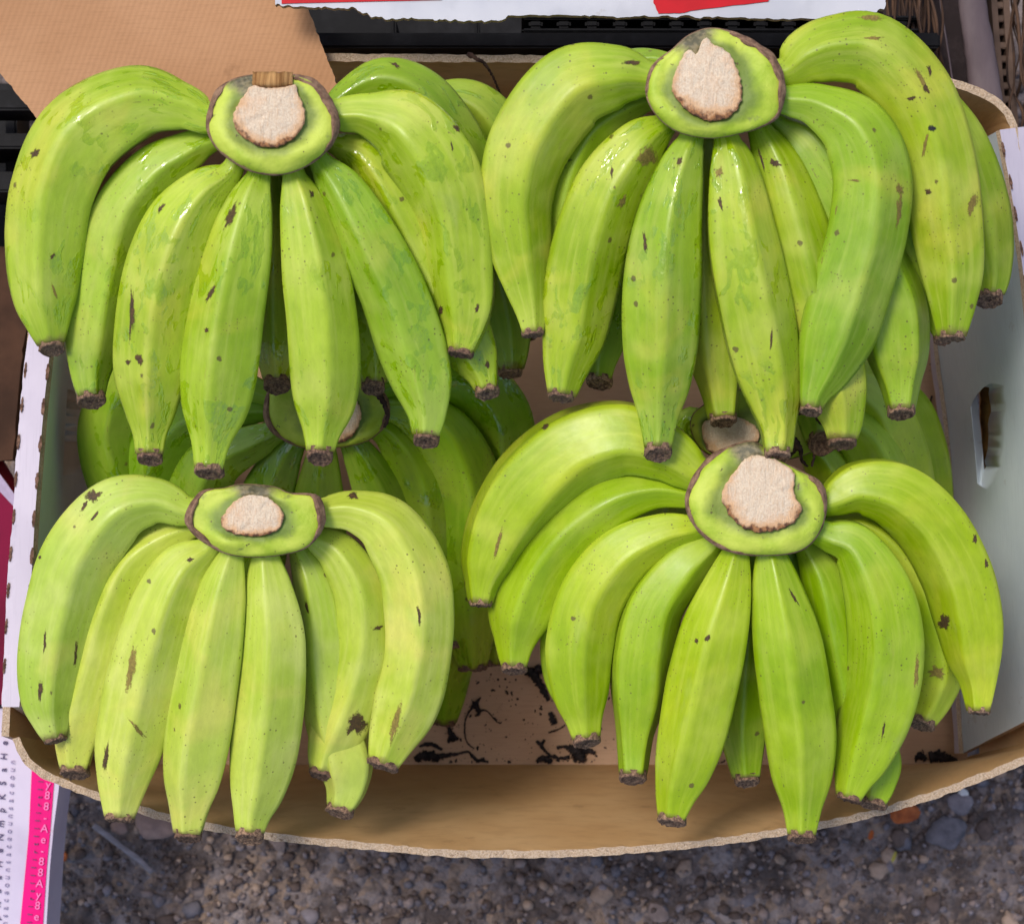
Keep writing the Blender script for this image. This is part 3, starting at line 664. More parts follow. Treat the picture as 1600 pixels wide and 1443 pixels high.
# hand D : lower right
cD = dict(outer=[(1072, 782), (1080, 755), (1095, 730), (1117, 709), (1150, 694), (1180, 690), (1208, 712), (1240, 731), (1278, 752), (1290, 782), (1285, 821), (1264, 852), (1232, 865), (1180, 867), (1138, 860), (1103, 840), (1080, 812)],
          cut=[(1176, 712), (1204, 717), (1228, 728), (1240, 742), (1240, 772), (1251, 793), (1246, 808), (1229, 821), (1190, 830), (1159, 821), (1138, 800), (1129, 772), (1141, 747), (1157, 728)],
          rim=lambda a: 2.5+bumpf(a, 200, 40, 6)+bumpf(a, 350, 30, 7)+bumpf(a, 130, 25, 3), bruise=lambda a, s: min(1, bumpf(a, 250, 24, .9)))
DD = [
 F_('D2', [(1105, 778, 32), (1078, 772, 42), (1020, 765, 60), (955, 783, 84), (890, 830, 98), (842, 892, 100), (816, 955, 100), (806, 1004, 64), (804, 1043, 40)], dz=-.012),
 F_('D1', [(1110, 742, 44), (1084, 735, 66), (1042, 705, 92), (975, 682, 118), (900, 700, 130), (835, 752, 134), (790, 812, 118), (763, 872, 90), (753, 912, 56), (751, 940, 36)], dz=.0, dn=-.002, tilt=-.05),
 F_('D12', [(1000, 880, 60), (920, 920, 80), (885, 980, 76), (878, 1045, 60), (892, 1105, 38)], dz=-.035, dn=-.03, tip=False),
 F_('D3', [(1112, 812, 32), (1086, 823, 42), (1035, 832, 68), (970, 866, 94), (922, 930, 102), (904, 1010, 104), (906, 1080, 86), (912, 1125, 56), (917, 1156, 42)], dz=-.008),
 F_('D4', [(1128, 832, 32), (1110, 852, 44), (1066, 886, 78), (1022, 945, 92), (1003, 1020, 98), (998, 1090, 86), (992, 1150, 58), (989, 1213, 42)], dz=-.012),
 F_('D5', [(1158, 838, 32), (1150, 866, 46), (1138, 915, 76), (1119, 985, 104), (1103, 1060, 110), (1086, 1140, 106), (1070, 1200, 90), (1058, 1240, 66), (1050, 1280, 43)], dz=.002),
 F_('D6', [(1200, 838, 32), (1203, 866, 48), (1213, 920, 78), (1229, 1000, 106), (1241, 1080, 110), (1251, 1150, 106), (1254, 1215, 88), (1254, 1262, 60), (1253, 1306, 43)], dz=.004),
 F_('D7', [(1246, 838, 28), (1262, 860, 40), (1286, 905, 68), (1305, 980, 84), (1322, 1060, 92), (1346, 1140, 96), (1368, 1188, 86), (1371, 1223, 62), (1365, 1254, 42)], dz=-.020),
 F_('D8', [(1265, 822, 40), (1292, 835, 48), (1335, 850, 74), (1372, 915, 106), (1387, 990, 118), (1384, 1060, 118), (1370, 1120, 112), (1350, 1180, 90), (1335, 1220, 60), (1328, 1244, 40)], dz=.002, tilt=.3),
 F_('D9', [(1270, 810, 30), (1300, 815, 38), (1360, 832, 62), (1415, 890, 78), (1447, 970, 86), (1463, 1040, 82), (1456, 1085, 66), (1440, 1128, 42)], dz=-.024),
 F_('D10', [(1268, 780, 40), (1293, 782, 50), (1340, 760, 84), (1400, 770, 106), (1456, 818, 112), (1497, 890, 112), (1516, 960, 108), (1524, 1020, 90), (1530, 1065, 60), (1530, 1108, 36)], dz=.002, dn=-.002, tilt=.1),
 F_('D11', [(1170, 850, 30), (1168, 960, 66), (1163, 1060, 80), (1161, 1130, 74), (1164, 1180, 56), (1167, 1218, 42)], dz=-.03, dn=-.03),
 F_('D13', [(1225, 850, 30), (1270, 960, 66), (1298, 1060, 76), (1305, 1130, 64), (1302, 1190, 44)], dz=-.045, dn=-.03, m=M_E),
]
hand('D', 'hand of smooth bright green bananas at the lower right beside the grey hand hole side', cD, .290, DD, M_D, seed0=4)

# hand E : lying underneath on the left
cE = dict(outer=[(414, 640), (425, 600), (460, 580), (520, 575), (575, 590), (602, 620), (605, 655), (580, 685), (535, 698), (480, 700), (440, 685), (420, 665)],
          cut=[(500, 610), (540, 612), (560, 632), (563, 655), (550, 680), (532, 690), (505, 688), (485, 665), (482, 632)],
          rim=lambda a: 3+bumpf(a, 350, 30, 6)+bumpf(a, 180, 30, 6))
EE = [
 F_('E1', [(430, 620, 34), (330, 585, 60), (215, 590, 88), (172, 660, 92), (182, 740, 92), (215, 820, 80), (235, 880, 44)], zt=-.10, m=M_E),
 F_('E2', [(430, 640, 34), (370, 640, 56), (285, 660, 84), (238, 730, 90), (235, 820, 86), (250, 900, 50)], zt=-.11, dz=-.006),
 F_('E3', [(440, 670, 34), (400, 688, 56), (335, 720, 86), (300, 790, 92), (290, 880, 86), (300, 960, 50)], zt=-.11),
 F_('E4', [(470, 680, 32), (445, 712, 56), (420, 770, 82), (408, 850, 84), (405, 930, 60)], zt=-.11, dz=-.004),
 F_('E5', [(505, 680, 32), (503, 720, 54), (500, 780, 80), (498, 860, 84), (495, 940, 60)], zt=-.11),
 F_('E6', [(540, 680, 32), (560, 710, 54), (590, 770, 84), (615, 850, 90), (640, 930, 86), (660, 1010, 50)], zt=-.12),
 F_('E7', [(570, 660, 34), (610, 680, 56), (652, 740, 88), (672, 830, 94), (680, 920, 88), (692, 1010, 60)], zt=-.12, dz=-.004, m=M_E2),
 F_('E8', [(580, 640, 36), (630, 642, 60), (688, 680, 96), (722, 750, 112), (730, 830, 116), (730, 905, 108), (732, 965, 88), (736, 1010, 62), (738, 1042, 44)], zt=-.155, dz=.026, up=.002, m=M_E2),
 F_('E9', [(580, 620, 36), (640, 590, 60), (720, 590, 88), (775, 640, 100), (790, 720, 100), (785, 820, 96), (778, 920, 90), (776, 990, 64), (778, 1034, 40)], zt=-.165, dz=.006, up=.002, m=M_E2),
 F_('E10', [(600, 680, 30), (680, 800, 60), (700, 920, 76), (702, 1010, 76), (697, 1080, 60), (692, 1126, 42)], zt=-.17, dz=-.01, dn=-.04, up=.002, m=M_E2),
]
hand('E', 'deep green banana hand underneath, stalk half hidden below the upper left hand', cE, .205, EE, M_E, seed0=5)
# hand F : lying underneath on the right
cF = dict(outer=[(1080, 670), (1090, 640), (1150, 610), (1220, 610), (1280, 630), (1300, 665), (1280, 700), (1220, 720), (1150, 720), (1100, 705)],
          cut=[(1098, 665), (1115, 655), (1150, 652), (1178, 665), (1185, 685), (1165, 706), (1130, 712), (1105, 700)],
          rim=lambda a: 3)
FF = [
 F_('F1', [(1270, 650, 36), (1310, 610, 60), (1360, 630, 92), (1395, 700, 102), (1412, 790, 100), (1415, 880, 80), (1415, 950, 44)], zt=-.14),
 F_('F2', [(1260, 665, 34), (1300, 660, 60), (1345, 690, 96), (1380, 770, 102), (1390, 860, 90), (1392, 930, 46)], zt=-.12, dz=.008),
 F_('F3', [(1250, 690, 32), (1280, 720, 60), (1310, 780, 86), (1330, 880, 86), (1335, 960, 46)], zt=-.12),
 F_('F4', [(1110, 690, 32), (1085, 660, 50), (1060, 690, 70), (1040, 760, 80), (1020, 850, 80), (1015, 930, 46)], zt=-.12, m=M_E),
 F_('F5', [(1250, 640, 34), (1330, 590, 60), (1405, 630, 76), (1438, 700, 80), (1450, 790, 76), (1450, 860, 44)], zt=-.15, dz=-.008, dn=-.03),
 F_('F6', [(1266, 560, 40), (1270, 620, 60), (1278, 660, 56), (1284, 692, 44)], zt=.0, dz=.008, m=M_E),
]
hand('F', 'half hidden banana hand underneath on the right, brown stalk end between two right hands', cF, .225, FF, M_D, seed0=6)

# brown fibrous back of the upper left stalk
crA = next(c for c in hA.children if c.name.startswith('crown'))
V = []; F = []
for j in range(5):
    for i in range(13):
        u = i/12; v_ = j/4
        V.append(P(396+u*60+1.5*noise.noise(Vector((i*.9, j*1.3, 2))), 118+v_*19+(1-v_)*4*noise.noise(Vector((i*1.7, 0, 5))), 0.335+.0030+.0035*math.sin(math.pi*u)+v_*.0045+.0006*math.sin(i*5)))
for j in range(4):
    for i in range(12):
        a = j*13+i; F.append((a, a+1, a+14, a+13))
o = mesh_obj('stalk_fibre', V, F, M_FIB, crA, origin=P(425, 128, .34)); sm = o.modifiers.new('s', 'SOLIDIFY'); sm.thickness = .003; sm.offset = -1

# ------------------------------------------------------------ scars on particular fruits
bpy.context.view_layer.update()
trees = {}
def scar(key, px, py, wpx, hpx, ang=0, mat=M_SCAR, seed=None, rag=.35):
    o = ALL[key]; mw = o.matrix_world
    if key not in trees:
        trees[key] = BVHTree.FromPolygons([mw @ v.co for v in o.data.vertices], [tuple(p.vertices) for p in o.data.polygons])
    tr = trees[key]; camp = Vector((0, 0, CAMZ)); sd_ = seed if seed is not None else int(px*3+py)
    n = 22; V = []; E = []; wpx *= 1.2; hpx *= 1.25; ca, sa = math.cos(R(ang)), math.sin(R(ang))
    rings = (0, .4, .75, 1.0)
    for s_ in rings:
        for k in range(n if s_ else 1):
            a = 2*math.pi*k/n; r_ = s_*(1+rag*2*noise.noise(Vector((math.cos(a)*1.8, math.sin(a)*1.8, sd_*1.37)))+rag*noise.noise(Vector((math.cos(a)*5, math.sin(a)*5, sd_*2.1)))) if s_ > .5 else s_
            x, y = r_*wpx/2*math.cos(a), r_*hpx/2*math.sin(a)
            d = (P(px+x*ca-y*sa, py+x*sa+y*ca, 0)-camp).normalized()
            h = tr.ray_cast(camp, d)
            if h[0] is None or (V and (h[0]-V[0]).length > .03): return None
            V.append(h[0]+h[1]*(.0002 if s_ < 1 else .00008)); E.append(s_)
    F = [(0, 1+k, 1+(k+1) % n) for k in range(n)]
    for m in range(2):
        for k in range(n):
            a, b = 1+m*n+k, 1+m*n+(k+1) % n; F.append((a, a+n, b+n, b))
    return mesh_obj('scar', V, F, mat, o, origin=V[0], attrs={'edge': E})
for a in [
 (('A', 'A3'), 206, 486, 7, 66, 2), (('A', 'A3'), 218, 562, 10, 20, -15), (('A', 'A3'), 200, 566, 8, 7), (('A', 'A3'), 251, 326, 7, 16, 35),
 (('A', 'A4'), 361, 338, 10, 44, 24), (('A', 'A4'), 330, 458, 7, 30, 28), (('A', 'A4'), 323, 515, 8, 7), (('A', 'A5'), 487, 303, 7, 12, -30),
 (('A', 'A1'), 55, 240, 9, 18, 50), (('A', 'A1'), 82, 400, 4, 9, 40), (('A', 'A8'), 714, 202, 6, 14, -35), (('A', 'A8'), 689, 484, 8, 14, 0), (('A', 'A8'), 745, 482, 7, 12, 10), (('A', 'A8'), 706, 228, 3, 16, -12),
 (('A', 'A7'), 762, 570, 6, 14, 0), (('A', 'A9'), 618, 102, 18, 6, 30), (('A', 'A1'), 85, 455, 4, 30, -20, M_SCARL),
 (('B', 'B1'), 987, 98, 30, 7, 0), (('B', 'B1'), 958, 72, 20, 5, -12), (('B', 'B1'), 843, 83, 22, 6, -35, M_SCARL), (('B', 'B2'), 880, 250, 20, 22, 20, M_SCARK),
 (('B', 'B3'), 1010, 245, 30, 26, -20, M_SCARL), (('B', 'B3'), 972, 315, 18, 12, -50, M_SCARL), (('B', 'B3'), 956, 268, 5, 16, 0), (('B', 'B4'), 1045, 235, 14, 9, -30, M_SCARK), (('B', 'B4'), 1062, 252, 8, 16, 20), (('B', 'B4'), 1008, 380, 6, 42, -8),
 (('B', 'B5'), 1115, 310, 9, 26, -12, M_SCARK), (('B', 'B5'), 1123, 270, 13, 15, 0, M_SCARL), (('B', 'B5'), 1126, 320, 5, 20, -10), (('B', 'B5'), 1205, 530, 4, 36, 5), (('B', 'B5'), 1168, 630, 14, 14, 0, M_SCARL),
 (('B', 'B6'), 1211, 255, 18, 12, 10), (('B', 'B6'), 1190, 250, 4, 30, -15), (('B', 'B8'), 1404, 295, 13, 14, 0, M_SCARL), (('B', 'B8'), 1405, 330, 10, 46, 5, M_SCARL), (('B', 'B8'), 1336, 282, 16, 4, 5, M_SCARL),
 (('B', 'B9'), 1440, 125, 7, 34, -28, M_SCARL), (('B', 'B9'), 1446, 138, 8, 14, -30), (('B', 'B9'), 1452, 110, 6, 18, -15), (('B', 'B9'), 1424, 154, 12, 7, 0, M_SCAR), (('B', 'B9'), 1456, 201, 10, 9, 0, M_SCARK), (('B', 'B9'), 1445, 228, 6, 34, 12, M_SCARL), (('B', 'B9'), 1518, 318, 16, 26, 12, M_SCARL), (('B', 'B9'), 1360, 28, 36, 9, 5, M_SCARL), (('B', 'B9'), 1365, 60, 34, 6, 0, M_SCARL), (('B', 'B9'), 1450, 300, 10, 10, 0),
 (('C', 'C1'), 146, 775, 22, 15, -35), (('C', 'C1'), 132, 790, 16, 5, -60, M_SCAR), (('C', 'C1'), 148, 806, 4, 20, 40), (('C', 'C1'), 118, 1022, 5, 32, 5), (('C', 'C1'), 70, 1003, 4, 26, 5), (('C', 'C1'), 63, 1078, 8, 34, 4), (('C', 'C1'), 62, 870, 5, 5),
 (('C', 'C3'), 166, 1183, 8, 40, 8), (('C', 'C3'), 205, 1045, 12, 70, 8, M_SCARL), (('C', 'C3'), 297, 874, 10, 8), (('C', 'C3'), 214, 1138, 6, 34, -40, M_SCARL),
 (('C', 'C7'), 556, 1130, 28, 34, 30), (('C', 'C7'), 592, 980, 15, 6, -20), (('C', 'C8'), 552, 774, 16, 10, 0), (('C', 'C8'), 655, 960, 5, 26, -5), (('C', 'C8'), 618, 1130, 10, 50, 15, M_SCARL), (('C', 'C6'), 480, 950, 4, 20, -10),
 (('D', 'D1'), 876, 651, 32, 9, -12), (('D', 'D1'), 852, 667, 12, 6, -30), (('D', 'D1'), 778, 850, 7, 42, 15, M_SCARL), (('D', 'D4'), 1015, 950, 9, 95, 52, scar_mat('latex_pale', lin((214, 214, 156)), lin((190, 196, 110)))),
 (('D', 'D10'), 1475, 973, 18, 22, 0), (('D', 'D10'), 1505, 800, 6, 44, -15, M_SCARL), (('D', 'D10'), 1523, 842, 6, 14, 0), (('D', 'D10'), 1541, 880, 5, 12, 0), (('D', 'D10'), 1537, 1098, 10, 30, 5),
 (('D', 'D8'), 1338, 1238, 14, 24, 25), (('D', 'D8'), 1380, 1140, 4, 26, 12), (('D', 'D8'), 1432, 1050, 6, 46, 4, M_SCARL), (('D', 'D6'), 1240, 932, 4, 26, -30), (('D', 'D5'), 1105, 997, 7, 10, 10), (('D', 'D5'), 1089, 1001, 6, 8), (('D', 'D3'), 967, 1050, 3, 30, 5), (('D', 'D9'), 1465, 1050, 26, 20, 0, M_SCARL), (('D', 'D5'), 1090, 1252, 8, 22, 35),
]: scar(a[0], *a[1:])

# ------------------------------------------------------------ loose cardboard flap, torn carton, crates
def slab(name, poly, z, th, mats, parent=None, zf=None, rag=0, sub=6, smooth=False, drop=None):
    """solid piece with an outline in the plane, ragged if asked"""
    pts = []
    n = len(poly)
    for i in range(n):
        a, b = poly[i], poly[(i+1) % n]
        for k in range(sub):
            t = k/sub; x, y = a[0]+(b[0]-a[0])*t, a[1]+(b[1]-a[1])*t
            if rag: x += rag*noise.noise(Vector((x*.13, y*.13, 1))); y += rag*noise.noise(Vector((x*.13, y*.13, 7)))
            pts.append((x, y))
    zz = [zf(x, y) if zf else z for x, y in pts]
    V = [P(x, y, q) for (x, y), q in zip(pts, zz)]+[P(x, y, q)-Vector((0, 0, th)) for (x, y), q in zip(pts, zz)]
    m = len(pts); F = [tuple(range(m)), tuple(range(2*m-1, m-1, -1))]+[(i, (i+1) % m, m+(i+1) % m, m+i) for i in range(m)]
    fm = [0, 0]+[1 if isinstance(mats, list) and len(mats) > 1 else 0]*m
    cx = sum(p[0] for p in poly)/n; cy = sum(p[1] for p in poly)/n
    o = mesh_obj(name, V, F, mats, parent, origin=P(cx, cy, z), smooth=False, fmat=fm); return fixn(o)
o = slab('cardboard_flap', [(-140, -70), (430, -160), (475, 0), (531, 142), (526, 196), (330, 196), (96, 212), (70, 200), (0, 115)], .215, .005, [M_FLAP, M_EDGE], rag=2.2, sub=40)
tag(o, 'loose brown corrugated cardboard flap at the top left behind the wet banana hand', 'cardboard')
# torn white carton with red print
tc_ = thing('torn_carton', P(900, -20, .25), 'torn white carton edge printed with red above the black crate', 'carton')
top = [(430, -120), (1420, -120), (1388, -10), (1380, 12), (1360, 24), (1320, 29)]
bot = [(1200, 29), (1100, 27), (1000, 26), (900, 24), (800, 24), (785, 32), (720, 33), (690, 31), (640, 29), (606, 30), (575, 24), (556, 14), (530, 11), (470, 10), (430, 8)]
slab('carton_board', top+bot, .25, .006, [M_PAPERW, M_EDGE], tc_, rag=4.0, sub=14)
def decal(name, poly, z, m, parent, rag=0, sub=5): return slab(name, poly, z, .0006, [m], parent, rag=rag, sub=sub)
decal('red_print_band', [(440, -60), (700, -60), (690, 0), (600, 2), (472, 5), (440, 6)], .2507, M_RED, tc_)
decal('red_print_band', [(1020, -60), (1230, -60), (1200, 2), (1110, 13), (1060, 20), (1028, 21), (1024, 10), (1022, 4)], .2507, M_RED, tc_, rag=2)
def barbox(name, x0, y0, x1, y1, z0, z1, m, parent, bev=.0015):
    a = P((x0+x1)/2, (y0+y1)/2, z1); s = sc(z1)
    bm = bmesh.new(); bmesh.ops.create_cube(bm, size=1)
    for v in bm.verts: v.co = Vector((v.co.x*abs(x1-x0)*s, v.co.y*abs(y1-y0)*s, v.co.z*(z1-z0)))
    bmesh.ops.bevel(bm, geom=bm.edges[:], offset=bev, segments=2, affect='EDGES')
    me = bpy.data.meshes.new(name); bm.to_mesh(me); bm.free(); me.materials.append(m)
    o = bpy.data.objects.new(name, me); C.objects.link(o)
    base = Vector((0, 0, 0)); pp = parent; o.parent = parent
    while pp: base += pp.location; pp = pp.parent
    o.location = Vector((a.x, a.y, (z0+z1)/2))-base; return o
cr1 = thing('plastic_crate', P(900, 40, 0), 'black plastic crate with slotted rails behind the box under the torn white carton', 'crate')
barbox('crate_floor', -150, -140, 1430, 90, -.008, .012, M_BLACK, cr1)
for q in ((-.26, -.265, -.185, .215), (.255, .26, -.185, .215)): barbox('side_board', 800+q[0]/sc(-.008), 721-q[3]/sc(-.008), 800+q[1]/sc(-.008), 721-q[2]/sc(-.008), GZ-.004, -.008, M_BLACK, cr1)  # side and end boards: unseen support under the box, outside the crate behind
for q in (-.18, .21): barbox('support_end_board', 800-.25/sc(-.008), 721-q/sc(-.008), 800+.25/sc(-.008), 721-(q-.006)/sc(-.008), GZ-.004, -.008, M_BLACK, cr1)
barbox('rail', 470, 51, 1470, 75, .085, .14, M_BLACK, cr1)
barbox('rail', -150, 140, 60, 172, .085, .13, M_BLACK, cr1)
barbox('rail', 470, 84, 1290, 91, .06, .10, M_BLACK, cr1)
for x in (610, 740, 815, 970, 1160, 1270): barbox('rib', x, 28, x+9, 90, .03, .084, M_BLACK, cr1)
barbox('slotted_wall', 815, 24, 1440, 30, .05, .12, M_BLACK, cr1)
barbox('slotted_wall', 815, 44, 1440, 50, .05, .12, M_BLACK, cr1)
for x in range(826, 1430, 44): barbox('slot_divider', x, 30.5, x+22, 43.5, .05, .118, M_BLACK, cr1)
for x in range(560, 1290, 26): barbox('slot_divider', x, 75.8, x+6, 83.4, .05, .082, M_BLACK, cr1)
cr2 = thing('plastic_crate', P(20, 300, 0), 'black plastic crate to the left of the box beside the largest upper left banana', 'crate')
barbox('crate_floor', -160, 130, 28, 430, -.008, .01, M_BLACK, cr2)
barbox('rail', -160, 208, 50, 232, .05, .12, M_BLACK, cr2)
barbox('rail', -160, 268, 40, 300, .05, .12, M_BLACK, cr2)
barbox('post', 8, 150, 26, 430, .02, .06, M_BLACK, cr2)
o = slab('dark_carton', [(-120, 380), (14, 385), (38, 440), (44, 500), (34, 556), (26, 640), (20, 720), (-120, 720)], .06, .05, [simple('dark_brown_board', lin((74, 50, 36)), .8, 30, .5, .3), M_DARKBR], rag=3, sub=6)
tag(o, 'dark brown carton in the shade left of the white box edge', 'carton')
# magenta carton
mg = thing('magenta_carton', P(0, 880, 0), 'dark magenta carton wedged against the outside of the white box edge', 'carton')
slab('carton_top', [(-120, 700), (-30, 705), (0, 755), (30, 800), (24, 1100), (-120, 1100)], .06, .05, [M_MAG, M_MAG], mg, sub=3)
decal('grey_edge_band', [(-14, 735), (-2, 738), (30, 782), (30, 800), (0, 768)], .0608, M_INKL, mg)
# printed carton at the lower left
pc = thing('printed_carton', P(20, 1300, 0), 'white printed carton with a magenta stripe on the ground at the lower left corner', 'carton')
slab('carton_top', [(-150, 1104), (96, 1108), (96, 1160), (92, 1230), (84, 1290), (78, 1354), (68, 1520), (-150, 1520)], .05, .045, [M_LILAC, M_LILAC], pc, sub=2)
decal('magenta_stripe', [(54, 1108), (91, 1108), (89, 1160), (84, 1225), (79, 1290), (73, 1354), (62, 1520), (24, 1520), (40, 1354), (45, 1300), (50, 1190)], .0507, M_PINK, pc, sub=2)
def text(name, ch, x, y, size, z, m, parent, rot=0, sx=1):
    cu = bpy.data.curves.new(name, 'FONT'); cu.body = ch; cu.size = size*sc(z)*1.4; cu.align_x = 'CENTER'; cu.align_y = 'CENTER'; cu.extrude = .0003
    t = bpy.data.objects.new(name, cu); C.objects.link(t); bpy.context.view_layer.update()
    me = bpy.data.meshes.new_from_object(t.evaluated_get(bpy.context.evaluated_depsgraph_get())); bpy.data.objects.remove(t)
    me.materials.clear(); me.materials.append(m); o = bpy.data.objects.new(name, me); C.objects.link(o); o.parent = parent
    p = P(x, y, z); o.location = p-parent.location; o.rotation_euler = (0, 0, rot); o.scale = (sx, 1, 1); return o
for i, ch in enumerate('8y88-Ae-88Ay8e'):
    y = 1208+i*17.2; text('letter', ch, 77-(y-1208)*.088, y, 12.5, .0517, M_WINK, pc, rot=R(-6))
for i in range(26):
    y = 1196+i*12.2; text('small_letter', 'iIl1tr'[i % 6], 66-(y-1196)*.082, y, 8, .0516, M_INK, pc, rot=R(84))
for i in range(18):
    y = 1118+i*21; rr = random.Random(i); text('bold_letter', 'mNeHaSKp'[i % 8], 9-(y-1118)*.045, y, 10.5, .0511, M_INK, pc, rot=R(84))
for i in range(26):
    y = 1190+i*12; text('faded_letter', 'nuoecas'[i % 7], 19-(y-1190)*.05, y, 9, .0511, M_INKL, pc, rot=R(84))

# right : grey rail crate with palm fibre
gr = thing('fruit_crate', P(1540, 90, 0), 'dark crate with worn grey edge rail and row of square holes at the upper right', 'crate')
slab('side_board', [(1380, -120), (1500, -120), (1502, 0), (1518, 135), (1530, 180), (1500, 190), (1380, 120)], .07, .07, [M_DARKBR], gr, sub=2)
def tube(name, pts, m, parent=None, z=None, ns=8, n=None, seed=0, jit=.12, flat=1.0):
    """pts: (px,py,width px,z)"""
    S_ = cr(pts, n or max(12, len(pts)*7)); V, F = [], []
    cen = [P(q[0], q[1], q[3]) for q in S_]; L = len(cen)
    for i in range(L):
        T = (cen[min(i+1, L-1)]-cen[max(i-1, 0)]).normalized(); X = T.cross(Vector((0, 0, 1)))
        X = X.normalized() if X.length > .01 else Vector((1, 0, 0)); Y = X.cross(T)
        r_ = max(S_[i][2], .6)/2*sc(S_[i][3])
        for j in range(ns):
            th = 2*math.pi*j/ns; k = 1+jit*2*noise.noise(Vector((i*.7+seed, math.cos(th)*1.5, math.sin(th)*1.5)))
            V.append(cen[i]+(X*math.cos(th)+Y*math.sin(th)*flat)*r_*k)
    for i in range(L-1):
        for j in range(ns): a, b = i*ns+j, i*ns+(j+1) % ns; F.append((a, b, b+ns, a+ns))
    F.append(tuple(range(ns-1, -1, -1))); F.append(tuple(range((L-1)*ns, L*ns)))
    return fixn(mesh_obj(name, V, F, m, parent, origin=cen[0]))
tube('edge_rail', [(1512, -120, 44, .10), (1519, 0, 44, .10), (1531, 80, 48, .10), (1542, 165, 52, .10), (1552, 260, 54, .095)], M_GREYRAIL, gr, ns=16, jit=.03, flat=.5)
tube('wire', [(1462, -60, 3, .11), (1469, 0, 3, .11), (1478, 60, 3, .11), (1492, 150, 3, .11)], M_GREYRAIL, gr)
# holed strip : two side bars and bridges between the holes
slab('holed_strip', [(1541, -120), (1550, -120), (1562, 60), (1574, 200), (1566, 200), (1553, 60)], .05, .02, [M_TANSTRIP], gr, sub=2)
slab('holed_strip', [(1560, -120), (1572, -120), (1580, 60), (1592, 200), (1582, 200), (1571, 60)], .05, .02, [M_TANSTRIP], gr, sub=2)
for i in range(13):
    y = -60+i*21; x = 1550+(y+60)*.085; barbox('bridge', x-.5, y, x+18, y+10, .031, .049, M_TANSTRIP, gr, .0006)
pf = []
rr = random.Random(5)
fb = thing('palm_fibre_bundle', P(1600, 100, .02), 'bundle of dry brown palm fibre strands at the top right edge beyond the crate', 'fibre')
def strand_mesh(name, n, x0, x1, zb, parent, seed):
    rr = random.Random(seed); VV, FF_ = [], []
    for k in range(n):
        x = rr.uniform(x0, x1); z = zb+rr.uniform(0, .05); ph = rr.uniform(0, 6); pts = []
        for j in range(9):
            y = -110+j*48; pts.append((x+9*math.sin(j*.8+ph)+j*rr.uniform(-1, 3.2), y, rr.uniform(2, 6.5), z+.006*math.sin(j+ph)))
        S_ = cr(pts, 40); cen = [P(q[0], q[1], q[3]) for q in S_]; b0 = len(VV)
        for i, q in enumerate(S_):
            r_ = q[2]/2*sc(q[3])
            for a in range(5): th = 2*math.pi*a/5; VV.append(cen[i]+Vector((math.cos(th)*r_, 0, math.sin(th)*r_)))
        for i in range(39):
            for a in range(5): p, q2 = b0+i*5+a, b0+i*5+(a+1) % 5; FF_.append((p, q2, q2+5, p+5))
    return mesh_obj(name, VV, FF_, M_FIBRE, parent, origin=P((x0+x1)/2, 0, zb))
tag(strand_mesh('fibre_strands', 46, 1580, 1700, .03, fb, 3), kind='stuff')
fb2 = thing('palm_fibre_bundle', P(1420, 20, .02), 'dark brown palm fibre strands under the rounded corner of the torn white carton', 'fibre')
tag(strand_mesh('fibre_strands', 26, 1375, 1462, .075, fb2, 8), kind='stuff')

# ------------------------------------------------------------ dried flower remains on the box floor
ZF = .0012
def dried(name, label, strands, m=M_DRY, group='dried black flower remains on the box floor', cat='dried flower', z=ZF):
    x, y = strands[0][0][0], strands[0][0][1]
    e = thing(name, P(x, y, z), label, cat, group)
    for i, st in enumerate(strands):
        tube('strand', [(a, b, w_, z+w_*.00012+(q[0] if q else 0)) for a, b, w_, *q in st], m, e, ns=7, seed=int(x+i*5), jit=.4, flat=.6)
    return e
dried('dried_flower_remains', 'thin black dried strand curling like a hook in the middle of the bare box floor',
      [[(751, 1089, 2), (744, 1098, 6), (737, 1106, 4), (729, 1119, 2.6), (726, 1133, 2.6), (727, 1152, 2.4), (733, 1163, 2), (741, 1169, 2.4)],
       [(744, 1100, 5), (750, 1109, 4), (760, 1110, 2), (768, 1118, 2), (776, 1127, 2.2), (783, 1129, 2.5)], [(738, 1095, 3), (744, 1103, 9), (748, 1114, 6), (742, 1118, 3)]])
dried('dried_flower_remains', 'black dried tuft pointing down below the dark lower banana tip',
      [[(697, 1128, 3), (701, 1138, 5), (706, 1150, 9), (709, 1158, 7)], [(700, 1134, 3), (707, 1146, 6), (716, 1155, 5)], [(703, 1140, 3), (703, 1152, 6), (700, 1160, 4)]])
dried('dried_flower_remains', 'large black dried flower clump with long tail at the front fold left side',
      [[(655, 1166, 3), (666, 1162, 6), (679, 1164, 6), (691, 1171, 4)], [(648, 1186, 8), (660, 1181, 14), (674, 1180, 16), (686, 1187, 9)], [(684, 1181, 8), (700, 1179, 7), (716, 1177, 4), (731, 1174, 4), (738, 1181, 5), (748, 1187, 4), (763, 1190, 3)], [(740, 1183, 4), (746, 1174+14, 5), (757, 1185, 6)]])
dried('dried_flower_remains', 'black dried flower clump at the front fold right of the bare floor',
      [[(838, 1157, 4), (845, 1164, 6), (852, 1173, 4), (862, 1181, 4), (875, 1184, 4), (890, 1182, 6)], [(851, 1155, 4), (846, 1162, 5)], [(870, 1168, 6), (880, 1166, 4), (892, 1168, 10)], [(890, 1168, 12), (902, 1174, 20), (908, 1183, 16), (914, 1188, 8)], [(900, 1174, 14), (918, 1172, 10), (930, 1176, 6)], [(838, 1189, 5), (850, 1184, 11), (862, 1190, 8)], [(905, 1178, 8), (897, 1190, 6)]])
